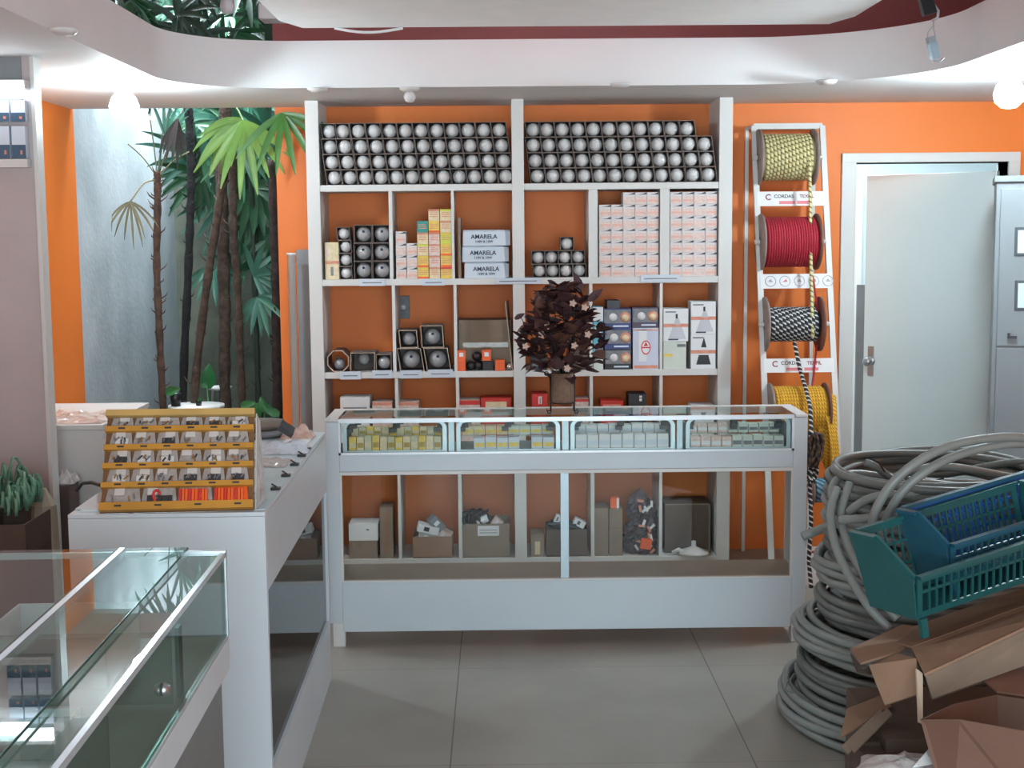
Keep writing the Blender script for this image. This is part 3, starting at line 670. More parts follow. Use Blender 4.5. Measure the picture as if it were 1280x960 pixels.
# bay six: cone lamp cartons
def cone_carton(a, b, z0, z1, lab, style):
    x0, x1 = sx(a, 420), sx(b, 420); y0 = YS + .014; W = x1 - x0; h = z1 - z0
    t = thing('lamp_carton', ((x0 + x1) / 2, y0 + .07, z0 + .0002), lab, 'carton', 'white cartons by the rack-side upright')
    m = MB(); m.box(x0 + .001, x1 - .001, y0, y0 + .14, z0 + .0004, z1 - .0008)
    if style == 'pale':
        m.box(x0 + .004, x0 + W * .4, y0 - .0006, y0, z0 + h * .45, z0 + h * .55, 1); m.box(x0 + W * .6, x1 - .004, y0 - .0006, y0, z0 + h * .8, z0 + h * .9, 2)
        m.build('carton', [MINT, YEL, GREYP], parent=t); return
    m.box(x0 + .001, x1 - .001, y0 - .0006, y0, z0 + h * .44, z0 + h * .54, 1); m.box(x0 + W * .08, x0 + W * .5, y0 - .0006, y0, z0 + h * .88, z0 + h * .92, 2)
    m.build('carton', [PAPER, SALMON if style == 'black' else RED if False else SALMON, GREYP], parent=t)
    m = MB(); c = x0 + W * .5
    if style == 'black':
        m.poly([(c - W * .09, y0 - .001, z0 + h * .62), (c + W * .13, y0 - .001, z0 + h * .62), (c + W * .02, y0 - .001, z0 + h * .92)], .0003, 0)
        m.poly([(c - W * .28, y0 - .001, z0 + h * .12), (c + W * .30, y0 - .001, z0 + h * .12), (c + W * .2, y0 - .001, z0 + h * .4), (c - W * .18, y0 - .001, z0 + h * .4)], .0003, 0)
    else:
        m.poly([(c - W * .3, y0 - .001, z0 + h * .06), (c + W * .4, y0 - .001, z0 + h * .08), (c + W * .1, y0 - .001, z0 + h * .72), (c + W * .0, y0 - .001, z0 + h * .72)], .0003, 1)
        m.box(c - W * .01, c + W * .07, y0 - .0013, y0 - .001, z0 + h * .7, z0 + h * .84, 0); m.box(c - W * .3, c + W * .1, y0 - .0014, y0 - .001, z0 + h * .04, z0 + h * .08, 2)
        m.box(x0 + .001, x1 - .001, y0 - .0018, y0 - .0014, z0 + h * .44, z0 + h * .52, 3)
    m.build('printed_lamp', [DKP, mat('pale_grey_print', (196, 198, 206), .6), DKP, SALMON], parent=t)
z1 = sz(427, 845); cone_carton(829.5, 858.5, LV[2], z1, 'pale green-white carton under a white cone-lamp carton', 'pale')
cone_carton(829.5, 861, z1, sz(386, 845), 'white cone-lamp carton with red band on the pale green-white carton', 'cone')
z1 = sz(418, 880); cone_carton(864, 895.5, LV[2], z1, 'white carton printed with a black cut triangle lamp', 'black')
cone_carton(864, 895.5, z1, sz(377, 880), 'white cone-lamp carton on the one with the black triangle', 'cone')
# fourth row cartons (seen above the counter)
for (a, b, py, lab, mats, dec) in ((425, 462, 497.5, 'tall white carton at the garden end behind the counter top', [PAPER, GREYP], [(.1, .9, .82, .86, 1)]), (465, 490, 503.5, 'pinkish carton beside the tall white one behind the counter', [PINK, SALMON], [(0, 1, .95, 1, 1)]),
        (497, 523, 503.5, 'pinkish carton in the second bay behind the counter', [PINK, SALMON], [(0, 1, .95, 1, 1)]), (573.5, 600, 501, 'dull red and white carton against the divider behind the counter', [PINK, RED], [(0, 1, .93, 1, 1)]),
        (601, 639, 498.5, 'red carton with cream panel beside the central upright', [RED, CREAM], [(.15, .85, .8, .95, 1)]), (664.5, 684.5, 493.5, 'bright red carton with a white mark beside the vase', [RED, PAPER], [(.42, .5, .86, .95, 1), (.56, .64, .86, .95, 1), (.42, .64, .94, .97, 1)]),
        (716, 736, 499.5, 'white carton with salmon lid line beside the vase', [PINK, RED], [(0, 1, .96, 1, 1)]), (751, 779, 502, 'low red carton in the fifth bay behind the counter', [RED, SALMON], [(.1, .9, .9, .95, 1)]),
        (786, 808, 493.5, 'black carton with white squares behind the counter', [DKP, PAPER], [(.6, .75, .9, .94, 1), (.6, .75, .95, .98, 1)]), (865, 893, 507.5, 'low white carton in the end bay behind the counter', [PAPER], [])):
    pbox('storage_carton', a, b, sz(py, (a + b) / 2), LV[3], lab, mats, dec, pyr=500, yoff=.02, group=None)
# fifth row (seen through the counter glass)
def b5(name, a, b, py, z0, lab, mats, dec=(), **k):
    return pbox(name, a, b, sz(py, (a + b) / 2), z0, lab, mats, dec, pyr=670, **k)
b5('storage_carton', 436, 471.5, 677, LV[4], 'beige box at the bottom shelf end under a white box', [CARDG], yoff=.02)
b5('storage_carton', 436, 472.5, 656, sz(677, 455) + .0005, 'white box on top of the beige box at the bottom shelf end', [PAPER, GREYP], [(.6, .7, .6, .7, 1)], yoff=.02)
b5('cardboard_box', 475, 491.5, 635.5, LV[4], 'narrow upright cardboard box against the divider on the bottom shelf', [CARDG, CARD], [(.3, .7, .1, .9, 1)], yoff=.02)
def openbox(name, a, b, py, lab, matx, Yo=.02, d=.16, flap=0.0):
    x0, x1 = at(a, 670, YS + Yo).x, at(b, 670, YS + Yo).x; y0 = YS + Yo; z0 = LV[4] + .0003; z1 = sz(py, (a + b) / 2)
    m = MB(); t = .004; m.box(x0, x1, y0, y0 + t, z0, z1); m.box(x0, x1, y0 + d - t, y0 + d, z0, z1 + .01); m.box(x0, x0 + t, y0 + t, y0 + d - t, z0, z1); m.box(x1 - t, x1, y0 + t, y0 + d - t, z0, z1); m.box(x0, x1, y0, y0 + d, z0, z0 + t)
    if flap: m.poly([(x0, y0, z1), (x0 + .06, y0, z1), (x0 + .05, y0 - .012, z1 + flap), (x0 + .02, y0 - .012, z1 + flap)], .003)
    return x0, x1, y0, z1, m.build(name, matx, label=lab, cat='box')
x0, x1, y0, z1, _ = openbox('cardboard_box', 516, 565, 672, 'open cardboard box on the bottom shelf with white packages piled in it', CARD)
def loosebox(px, py, Y, w_, h_, d_, rot, mats, label, name='small_package', cat='package', group=None):
    c = at(px, py, Y); M = Matrix.Translation(c) @ Matrix.Rotation(rot[2], 4, 'Z') @ Matrix.Rotation(rot[1], 4, 'Y') @ Matrix.Rotation(rot[0], 4, 'X')
    m = MB(M); m.box(-w_ / 2, w_ / 2, -d_ / 2, d_ / 2, -h_ / 2, h_ / 2); m.box(-w_ * .2, w_ * .05, -d_ / 2 - .0006, -d_ / 2, -h_ * .25, h_ * .3, len(mats) - 1)
    return m.build(name, mats, label=label, cat=cat, group=group)
loosebox(545, 654, YS + .06, .08, .05, .06, (0, .8, .3), [GREYP, PAPER], 'tilted grey-white package on top of the white heap in the cardboard box')
loosebox(535, 660, YS + .05, .11, .04, .06, (.1, .25, .1), [PAPER, DGREY], 'long white package with dark mark lying across the cardboard box')
loosebox(556, 667, YS + .07, .07, .04, .06, (.1, .5, -.1), [PINK, PAPER], 'pinkish package at the edge of the open cardboard box')
loosebox(534, 671, YS + .06, .09, .05, .06, (0, .1, .1), [BAG, PAPER], 'clear bagged package half sunk in the cardboard box')
x0, x1, y0, z1, _ = openbox('cardboard_box', 576.5, 637, 656, 'wide open cardboard box with a paper label and black cables', CARDG)
m = MB(); c = at(610.5, 663.5, y0); m.box(c.x - .055, c.x + .055, y0 - .0015, y0, c.z - .026, c.z + .026); m.box(c.x - .045, c.x + .045, y0 - .002, y0 - .0015, c.z + .002, c.z + .006, 1); m.box(c.x - .045, c.x + .045, y0 - .002, y0 - .0015, c.z - .012, c.z - .008, 1)
lb = m.build('paper_label', [PAPER, GREYP], label=None); lb.parent = _; lb.location -= _.location
def tangle(cx, cy, cz, rx, ry, rz, n, r, seed, mi=0, m=None, k=26):
    m = m or MB(); q = random.Random(seed)
    P = []
    for i in range(n * k):
        t = i / k; P.append(Vector((cx + rx * math.cos(2 * math.pi * t + .7 * math.sin(t * 1.9 + seed)) * (.72 + .28 * math.sin(t * 2.3 + seed)), cy + ry * math.sin(2 * math.pi * t * .83 + seed), cz + rz * math.sin(2 * math.pi * t * 1.31 + 2 * seed))))
    m.tube(P, r, 6, mi); return m
c = at(594, 646, YS + .08); tangle(c.x, c.y, c.z - .01, .075, .055, .038, 9, .007, 3).build('cable_tangle', BLACK, label='tangle of black cable heaped in the labelled cardboard box', cat='cable')
c = at(603, 650, YS + .04); m = MB(Matrix.Translation(c) @ Matrix.Rotation(-.4, 4, 'Y')); m.lathe([(.012, -.03), (.02, -.03), (.02, .03), (.012, .03), (.012, -.03)], 18, axis='X'); m.build('tape_roll', PAPER, label='small white roll lying on the black cable tangle', cat='roll')
loosebox(621, 653, YS + .07, .05, .05, .05, (0, .7, 0), [PINK, PAPER], 'pinkish package tip sticking out of the labelled box')
b5('small_carton', 663.5, 680, 669.5, LV[4], 'small beige carton on the bottom shelf beside the central upright', [CARDG, CREAM], [(.3, .7, .1, .7, 1)], yoff=.02)
openbox('cardboard_box', 683, 734, 663, 'open cardboard box behind the counter mullion on the bottom shelf', CARDD)
c = at(708, 657, YS + .09); tangle(c.x, c.y, c.z, .09, .05, .02, 6, .009, 5).build('cable_tangle', DGREY, label='dark grey cable ends in the open box behind the mullion', cat='cable')
loosebox(697, 648, YS + .09, .03, .04, .04, (0, .4, 0), [PAPER, BLACK], 'small white tag standing in the cable box behind the mullion')
loosebox(724, 653, YS + .06, .06, .035, .05, (0, .5, 0), [PAPER, DGREY], 'white package tilted on the box behind the counter mullion')
b5('cardboard_box', 743.5, 760.5, 636, LV[4], 'tall grey-brown narrow box against the divider on the bottom shelf', [CARDG], yoff=.02)
b5('cardboard_box', 761.3, 778, 661, LV[4], 'lower grey-brown narrow box supporting another on the bottom shelf', [CARDG], yoff=.02)
b5('cardboard_box', 761.6, 778, 637, sz(661, 770) + .0005, 'upper grey-brown box carrying a small orange carton', [CARDG], yoff=.02)
zz = sz(637, 770) + .0008
pbox('orange_carton', 763, 774, sz(624, 768), zz, 'small orange and white carton on top of the narrow boxes', [ORBOX, PAPER], [(.72, 1, 0, 1, 1)], yoff=.03, d=.05, pyr=630)
c = at(800, 655, YS + .1)
t = thing('wire_spool_heap', (c.x, c.y, LV[4]), 'dark bundled fittings in clear bags heaped on the bottom shelf', 'bagged parts')
m = MB(); 
q = at(801, 697, YS + .1); qt = at(798, 610, YS + .1); hb_ = qt.z - LV[4]; vs = []; fs = []; n = 22; rq = random.Random(3)
for i in range(n + 1):
    for j in range(n):
        u = i / n; ph = 2 * math.pi * j / n; prof = (.082, .085, .088, .082, .078, .08, .07, .045, .0)[min(8, int(u * 8))] * (1 - (u * 8) % 1) + (.082, .085, .088, .082, .078, .08, .07, .045, .0, .0)[min(9, int(u * 8) + 1)] * ((u * 8) % 1)
        k_ = prof * (1 + rq.uniform(-.22, .14)); vs.append((q.x + k_ * math.cos(ph) - .01 * math.sin(u * 9), q.y + k_ * .7 * math.sin(ph), LV[4] + .001 + hb_ * u))
for i in range(n):
    for j in range(n): fs.append((i * n + j, i * n + (j + 1) % n, (i + 1) * n + (j + 1) % n, (i + 1) * n + j))
m.add(vs, fs)
m.build('bag', mat('smoky_bag', (92, 78, 88), .35, var=.3, scale=14, bump=.8, bscale=30), parent=t)
m = MB()
for i in range(26):
    q = at(RN.uniform(786, 816), RN.uniform(624, 690), YS + RN.uniform(.025, .045)); m.M = Matrix.Translation(q) @ Matrix.Rotation(RN.uniform(0, 3), 4, 'Y'); m.box(-.016, .016, -.008, .008, -.006, .006, i % 3)
m.M = None; m.build('fittings', [PAPER, DGREY, SALMON], parent=t)
loosebox(807.5, 679.5, YS + .02, .055, .055, .02, (0, .15, 0), [ORBOX, ORBOX], 'bright orange square packet in front of the dark bagged fittings', cat='packet')
b5('cardboard_box', 831, 888, 633, LV[4], 'large dark cardboard box in the end bay of the bottom shelf', [CARDD, CARDG], [(0, 1, .975, 1, 1), (.965, 1, 0, 1, 1)], yoff=.07, d=.2)
c = at(867, 690, YS + .03); c.z = LV[4]
m = MB(); m.lathe([(0, .075), (.012, .072), (.012, .045), (.03, .036), (.075, .02), (.08, .008), (.04, .0004), (0, .0004)], 20, O=c)
m.build('light_fitting', WHITE2, label='white conical light fitting lying before the large dark box', cat='light fitting')
c = at(848, 694, YS + .02); m = MB(); m.tube([(c.x - .03, c.y, LV[4] + .012), (c.x, c.y - .005, LV[4] + .03), (c.x + .035, c.y, LV[4] + .012)], .012, 8); m.build('light_fitting', WHITE2, label='small white bent fitting beside the conical light fitting', cat='light fitting')
# ------------------------------------------------------------------ back display counter
YC = 5.50; CB = 5.83
cx0, cx1 = at(409.5, 650, YC).x, at(1008, 650, YC).x
CT = at(700, 521, YC).z
def cz(py, px=700, Y=YC): return at(px, py, Y).z
def cx(px, py=600, Y=YC): return at(px, py, Y).x
dc = thing('display_counter', ((cx0 + cx1) / 2, (YC + CB) / 2, 0), 'long white counter with glazed top drawers and a wide window below', 'counter')
z_top, z_g1, z_g0, z_b0, z_w1, z_w0, z_p0 = CT, cz(525.5), cz(566), cz(587), cz(591.5), cz(723), cz(787)
ex0, ex1 = cx(426), cx(990)
m = MB()   # side cheeks
m.box(cx0, ex0 - .004, YC, YC + .06, 0.10, z_top - .013); m.box(cx0, cx0 + .022, YC + .06, CB, 0.10, z_top - .013); m.build('side_panel', WHITE, parent=dc, bevel=.003)
m = MB(); m.box(ex1 + .004, cx1, YC, YC + .06, 0.10, z_top - .013); m.box(cx1 - .022, cx1, YC + .06, CB, 0.10, z_top - .013)
m.build('side_panel', WHITE, parent=dc, bevel=.003)
for (a, b) in ((cx(412), cx(427)), (cx(992), cx(1006))):
    for y in (YC + .005, CB - .06): bx('leg', WHITE2, (a, b, y, y + .05, 0, .10), parent=dc)
m = MB(); m.box(ex0 - .004, ex1 + .004, YC + .001, YC + .03, z_b0, z_g0); m.build('front_rail', WHITE, parent=dc, bevel=.002)
m = MB(); m.box(ex0 - .004, ex1 + .004, YC - .003, YC + .03, z_w1, z_b0 - .0005); m.box(ex0 - .006, ex0 + .004, YC - .003, YC + .02, z_w0, z_w1); m.box(ex1 - .004, ex1 + .006, YC - .003, YC + .02, z_w0, z_w1); m.box(ex0 - .004, ex1 + .004, YC - .003, YC + .02, z_w0 - .008, z_w0)
m.build('window_frame', WHITE2, parent=dc, bevel=.0015)
m = MB(); m.box(ex0 - .004, ex1 + .004, YC + .001, YC + .025, z_p0, z_w0 - .0085); m.build('base_panel', WHITE, parent=dc, bevel=.002)
m = MB(); m.box(cx0 + .022, cx1 - .022, YC + .03, YC + .30, z_w0 - .025, z_w0 - .003); m.build('floor_board', CARDG if False else mat('beige_board', (176, 164, 150), .5), parent=dc)
m = MB(); m.box(cx0 + .022, cx1 - .022, YC + .03, CB, z_g0 - .02, z_g0 - .002); m.build('drawer_deck', WHITE2, parent=dc)
m = MB(); m.box(cx(700.5), cx(711), YC + .008, YC + .03, z_w0, z_w1); m.build('mullion', ALUD, parent=dc, bevel=.001)
m = MB(); m.box(ex0 + .004, ex1 - .004, YC + .012, YC + .016, z_w0, z_w1); m.build('window_pane', GLASS, parent=dc)
m = MB()  # aluminium surround of the display box
m.box(ex0 - .006, ex1 + .006, YC - .004, YC + .006, z_g1 - .002, z_top); m.box(ex0 - .006, ex1 + .006, YC - .004, YC + .004, z_g0, z_g0 + .009)
m.box(ex0 - .006, ex0 + .003, YC - .004, YC + .004, z_g0, z_g1); m.box(ex1 - .003, ex1 + .006, YC - .004, YC + .004, z_g0, z_g1)
m.build('display_surround', mat('white_aluminium', (226, 232, 238), .3, metal=.2), parent=dc)
m = MB(); m.box(ex0, ex1, YC + .006, YC + .010, z_g0 + .008, z_g1 - .002); m.build('display_pane', GLASS, parent=dc)
m = MB(); m.box(cx0 + .05, cx1 - .05, YC + .006, CB - .045, z_top - .007, z_top - .001); m.build('top_pane', glassmat('top_glass', (238, 245, 244), 1.5), parent=dc)
m = MB(); m.box(cx0, cx1, CB - .045, CB, z_top - .03, z_top); m.box(cx0, cx0 + .05, YC + .0, CB - .045, z_top - .012, z_top); m.box(cx1 - .05, cx1, YC + .0, CB - .045, z_top - .012, z_top); m.build('top_frame', WHITE2, parent=dc, bevel=.002)
m = MB(); m.box(cx0 + .022, cx1 - .022, CB - .02, CB, z_g0 - .05, z_g0 + .0); m.build('rear_rail', WHITE2, parent=dc)
def ring(m, x0, x1, z0, z1, y0, y1, wd, rc, mi=0, bw=None):
    bw = bw or wd
    def loop(a0, a1, c0, c1, r, n=6):
        P = [(a0, c0), (a1, c0)]
        for (qx, qz, s) in ((a1 - r, c1 - r, 0), (a0 + r, c1 - r, 90)):
            for k in range(n + 1):
                a = math.radians(s + 90 * k / n); P.append((qx + r * math.cos(a), qz + r * math.sin(a)))
        return P
    O = loop(x0, x1, z0, z1, rc); I = loop(x0 + wd, x1 - wd, z0 + bw, z1 - wd * .4, max(rc - wd * .5, .004)); n = len(O)
    vs = [(x, y0, z) for x, z in O] + [(x, y0, z) for x, z in I] + [(x, y1, z) for x, z in O] + [(x, y1, z) for x, z in I]
    fs = []
    for k in range(n):
        l = (k + 1) % n
        fs += [(k, l, n + l, n + k), (2 * n + k, 3 * n + k, 3 * n + l, 2 * n + l), (k, 2 * n + k, 2 * n + l, l), (n + k, n + l, 3 * n + l, 3 * n + k)]
    m.add(vs, fs, mi)
zA, zB = z_g0 + .001, z_g1 - .001
OCHRE = mat('ochre_print', (176, 150, 70), .6); PARCH = mat('parchment_print', (204, 200, 168), .6)
TRW = ['yellowish carded parts', 'pale and yellow small cartons', 'whitish cartons', 'pinkish and green-white cartons']
for k, (a, b) in enumerate(((428.5, 558.5), (570.5, 700), (713, 843.5), (857, 988))):
    x0, x1 = cx(a, 546, YC + .03), cx(b, 546, YC + .03)
    t = thing('glass_fronted_tray', ((x0 + x1) / 2, YC + .15, zA), f'{ORD[k]} glass-fronted drawer from the garden end, holding {TRW[k]}', 'drawer')
    m = MB(); ring(m, x0, x1, zA, zB, YC + .025, YC + .035, .017, .03, bw=.012); m.build('front_frame', mat('satin_aluminium', (186, 200, 206), .35, metal=.4), parent=t)
    m = MB(); m.box(x0 + .012, x1 - .012, YC + .036, YC + .30, zA + .0002, zA + .006); m.box(x0 + .008, x0 + .012, YC + .036, YC + .30, zA, zB - .03); m.box(x1 - .012, x1 - .008, YC + .036, YC + .30, zA, zB - .03)
    m.build('tray', mat('grey_blue_tray', (150, 172, 176), .4), parent=t)
    m = MB(); m.box(x0 + .014, x1 - .014, YC + .12, YC + .30, zA + .052, zA + .055); m.build('glass_shelf', GLASST, parent=t)
    m = MB()
    for (fx, q) in ((.08, 0), (.5, 1), (.93, 2)):
        X = x0 + (x1 - x0) * fx
        for s in range(3): m.box(X - .014 - .012 * (1 - s), X + .014 - .012 * (1 - s), YC + .06 + s * .06, YC + .09 + s * .06, zA + .082 + s * .008, zA + .098 + s * .008)
    m.build('clip', DGREY, parent=t)
    n = (12, 8, 8, 9)[k]
    for row in range(2):
        for i in range(n):
            if k == 1 and row == 0 and i in (0, 5): continue
            wd = (x1 - x0 - .045) / n; X = x0 + .022 + wd * i; yy = YC + .045 + row * .10
            z0_ = zA + (.0065 if row == 0 else .0555); h_ = ((.062, .055, .062, .05)[k] if row == 0 else .038) * RN.uniform(.9, 1.0)
            M2 = [[(YEL, CREAM, PARCH)[(i * 7 + row) % 3], (CREAM, OCHRE)[i % 2]], [PAPERB, YEL], [PAPER, PAPERB], [PINK, PAPER] if i < 4 else [MINT, GREYP]][k]
            if k == 1 and row: M2 = [CREAM, YEL] if i < 4 else [MINT, YEL]
            m = MB(); m.box(X + .0015, X + wd - .0015, yy, yy + (.03 if k == 0 else .055), z0_, z0_ + h_); m.box(X + .004, X + wd - .004, yy - .0005, yy, z0_ + h_ * .25, z0_ + h_ * .6, 1)
            m.build('small_packet' if k == 0 else 'small_carton', M2, label=f'{("yellow card packet", "small pale carton", "small whitish carton", "small pale square carton")[k]}, {ORD[i]} in the {("front", "rear")[row]} row of the {ORD[k]} drawer',
                    cat='packet' if k == 0 else 'carton', group='packets and cartons in the display drawers')
for (a, b) in ((560.5, 567.5), (703, 711), (847, 854)):
    m = MB(); m.box(cx(a, 546), cx(b, 546), YC + .02, YC + .032, z_g0 + .001, z_g1 - .001); m.build('drawer_divider', ALUD, parent=dc)
# vase with dried bouquet
v = atz(703, 517, CT + .035); v = Vector((at(703, 505, 5.62).x, 5.62, CT))
vz = v.z + .042; vt = at(703, 466, 5.62).z
t = thing('dried_bouquet', (v.x, v.y, v.z), 'dark maroon dried bouquet in a brown vase on a wire stand', 'bouquet')
m = MB(); m.lathe([(0, vz), (.046, vz), (.049, vz + .01), (.048, vt), (.043, vt), (.043, vt - .02)], 28, O=(v.x, v.y, 0)); m.build('vase', VASE, parent=t)
m = MB()
for s in (-1, 1):
    for q in (-1, 1):
        X = v.x + s * .038; Yq = v.y + q * .035
        m.tube([(X + s * .012, Yq, vz + .12), (X + s * .011, Yq, vz), (X + s * .010, Yq, v.z + .012), (X + s * .014, Yq, v.z + .004), (X + s * .024, Yq, v.z + .005), (X + s * .026, Yq, v.z + .013)], .0024, 6)
m.tube([(v.x + .051 * math.cos(i * .3), v.y + .051 * math.sin(i * .3), vz + .003) for i in range(22)], .0024, 6)
q = at(683, 467, 5.6); m.tube([(q.x + .008 * math.cos(i * .7), 5.60, q.z + .008 * math.sin(i * .7)) for i in range(9)] + [(v.x - .05, 5.6, vt - .01), (v.x - .05, 5.6, vz)], .0022, 6)
m.build('wire_stand', WIRE, parent=t)
def leaf(m, P, d, up, L, Wd, mi=0, bend=.15, segs=4, th=0):
    d = Vector(d).normalized(); up = Vector(up); s = d.cross(up)
    if s.length < 1e-3: s = d.orthogonal()
    s.normalize(); n = s.cross(d).normalized(); vs = []; P = Vector(P)
    for i in range(segs + 1):
        t_ = i / segs; w_ = Wd * math.sin(math.pi * (.08 + .92 * t_) ** .8) * .5 if i < segs else 0
        c = P + d * (L * t_) - n * (bend * L * t_ * t_); vs += [c + s * w_ + n * w_ * .25, c - n * w_ * .05, c - s * w_ + n * w_ * .25]
    fs = []
    for i in range(segs):
        a = i * 3; fs += [(a, a + 1, a + 4, a + 3), (a + 1, a + 2, a + 5, a + 4)]
    m.add(vs, fs, mi, True)
q = random.Random(5); m = MB(); st = MB(); bl = []
for i in range(300):
    a = q.uniform(0, 6.28); h_ = q.random() ** .8; rr = (.045 + .125 * math.sin(math.pi * min(1, .12 + h_ * .86))) * math.sqrt(q.uniform(.05, 1))
    P = Vector((v.x + rr * math.cos(a) - .004, v.y + rr * .8 * math.sin(a), vt - .02 + h_ * .35 + (.0 if rr > .05 else .03)))
    d = Vector((math.cos(a) * .8 + q.uniform(-.5, .5), math.sin(a) * .8 + q.uniform(-.5, .5), q.uniform(-.3, 1)))
    leaf(m, P, d, (q.uniform(-.4, .4), q.uniform(-.4, .4), 1), q.uniform(.045, .07), q.uniform(.05, .075), 0 if q.random() < .72 else 1, q.uniform(-.3, .4))
for (px, py, ang, L) in ((722, 352, 1.9, .085), (745, 368, .7, .08), (672, 372, 1.5, .06), (650, 395, .5, .05), (650, 428, 2.6, .06), (745, 415, .5, .05)):
    P = at(px, py, 5.6); leaf(m, P - Vector((math.cos(ang), 0, math.sin(ang))) * L * .5, (math.cos(ang), .1, math.sin(ang)), (0, -1, .3), L, L * .45, 0, .1)
    st.tube([(v.x, v.y, vt - .02), ((v.x * .4 + P.x * .6), 5.6, (vt + P.z) / 2), P], .0016, 5)
m.build('foliage', [MAROL, MAROL2], parent=t, fixn=False, kind='stuff')
for i in range(10):
    a = q.uniform(0, 6.28); st.tube([(v.x, v.y, vt - .02), (v.x + .05 * math.cos(a), v.y + .05 * math.sin(a), vt + .15), (v.x + .1 * math.cos(a), v.y + .1 * math.sin(a), vt + .28)], .002, 5)
st.build('stems', WIRE, parent=t)
for (px, py) in ((716, 379), (731, 384), (735, 418), (684, 407), (657, 433), (718, 432), (709, 460), (677, 418)):
    P = at(px, py, 5.50); m = MB()
    for i in range(5): a = i * 1.256; leaf(m, P, (math.cos(a), -.5, math.sin(a)), (0, -1, 0), .018, .014, 0, .1, 3)
    m.build('blossom', BLOSS, parent=t, fixn=False)
# ------------------------------------------------------------------ service counter (garden side) and its display rack
CTZ = .96
nc = atz(331, 640, CTZ); A0 = nc.copy()
farp = atz(407, 540, CTZ); dvec = Vector((farp.x - nc.x, farp.y - nc.y, 0)); LEN = min(dvec.length, 1.62); rz = math.atan2(-dvec.x, dvec.y)
MS = Matrix.Translation((nc.x, nc.y, 0)) @ Matrix.Rotation(rz, 4, 'Z')
WL = nc.x - atz(85, 643, CTZ).x
sc_ = thing('service_counter', (nc.x - .25, nc.y + LEN / 2, 0), 'white service counter with a glazed side standing before the garden opening', 'counter')
m = MB(MS); m.box(-WL, 0, 0, LEN, CTZ - .012, CTZ); m.build('top', WHITE, parent=sc_, bevel=.002)
m = MB(MS); m.box(-WL, 0, .0, .025, 0, CTZ - .0125); m.build('end_panel', WHITE, parent=sc_, bevel=.002)
m = MB(MS); m.box(-WL, 0, LEN - .025, LEN, 0.12, CTZ - .0125); m.build('end_panel', WHITE, parent=sc_, bevel=.002)
m = MB(MS); m.box(-.022, 0, .026, LEN - .026, .738, CTZ - .0125); m.build('apron', WHITE, parent=sc_)
m = MB(MS); m.box(-.022, 0, .026, LEN - .026, .0, .235); m.build('bottom_rail', WHITE, parent=sc_)
m = MB(MS); m.box(-.014, -.010, .03, LEN - .03, .236, .737); m.build('side_pane', glassmat('side_glass', (70, 78, 78), 1.6), parent=sc_)
m = MB(MS); m.box(-WL, -WL + .02, .03, LEN - .03, 0, CTZ - .026); m.build('rear_panel', GREY, parent=sc_)
m = MB(MS); m.box(-.04, 0, LEN - .05, LEN, 0, .12); m.build('foot', WHITE2, parent=sc_)
m = MB(MS); m.box(-WL + .03, -.06, .03, LEN - .03, .24, .26); m.build('inner_shelf', GREY, parent=sc_)
# plastic cover sheet on the counter and clips
m = MB(MS); m.box(-WL + .02, -.004, .03, LEN - .01, CTZ + .0002, CTZ + .002); m.build('cover_sheet', mat('bluish_vinyl', (200, 222, 230), .3, var=.04), label='pale blue-grey vinyl sheet covering the service counter top', cat='sheet')
for i, vv in enumerate((.30, .52, .72, .9, 1.04)):
    m = MB(MS); m.box(-.03, -.003, vv, vv + .025, CTZ + .0022, CTZ + .009); m.bar((-.012, vv + .012, CTZ + .009), (-.03, vv + .03, CTZ + .016), .004, .003)
    m.build('binder_clip', BLACK, label=f'black clip on the service counter edge, {ORD[i]} from the near corner', cat='clip', group='black clips on the service counter edge')
# wooden hardware display rack
bl_, br_ = atz(125, 641, CTZ + .004), atz(317, 637, CTZ + .004)
tl_, tr_ = at(135, 519, bl_.y + .14), at(318, 517, br_.y + .14)
dr_ = thing('hardware_display_rack', ((bl_.x + br_.x) / 2, (bl_.y + br_.y) / 2 + .06, CTZ + .002), 'yellow and brown sloping rack of small hardware packets on the service counter', 'display rack')
def RP(u, vv, off=0.0):
    p = (bl_ * (1 - u) + br_ * u) * (1 - vv) + (tl_ * (1 - u) + tr_ * u) * vv
    n = (br_ - bl_).cross(tl_ - bl_).normalized(); return p + n * off
NR = (br_ - bl_).cross(tl_ - bl_).normalized()
m = MB(); m.poly([RP(0, 0), RP(1, 0), RP(1, 1), RP(0, 1)], .006); m.build('backboard', WOODB, parent=dr_)
vr = [0.02, .235, .43, .62, .81]
for vv in vr:
    m = MB(); m.bar(RP(0.0, vv + .02, .012), RP(1.0, vv + .02, .012), .015 if vv > .05 else .022, .018, 0, up=NR)
    for i in range(6 if vv > .05 else 4): 
        u = (.09 + .155 * i) if vv > .05 else (.1 + .26 * i); m.bar(RP(u, vv + .022, .0212), RP(u + .045, vv + .022, .0212), .005, .001, 1, up=NR)
    m.build('ledge', [WOODY, DKP], parent=dr_)
m = MB(); m.bar(RP(-.005, 1.0, .008), RP(1.005, 1.0, .008), .018, .024, 0, up=NR); m.build('top_rail', mat('worn_yellow_rail', (206, 172, 104), .25, var=.1), parent=dr_)
m = MB(); m.poly([RP(1.01, 0, 0), RP(1.01, 1, 0), RP(1.02, .9, -.0) + Vector((.0, .03, 0)), RP(1.02, .0, 0) + Vector((.0, .13, 0))], .003); m.build('side_panel', BAG, parent=dr_)
for (u, c0) in ((.1, 0), (.9, 0)):
    m = MB(); m.bar(RP(u, .8, -.006), Vector((RP(u, 0).x, RP(u, 0).y + .2, CTZ + .006)), .015, .01); m.build('rear_strut', WOODB, parent=dr_)
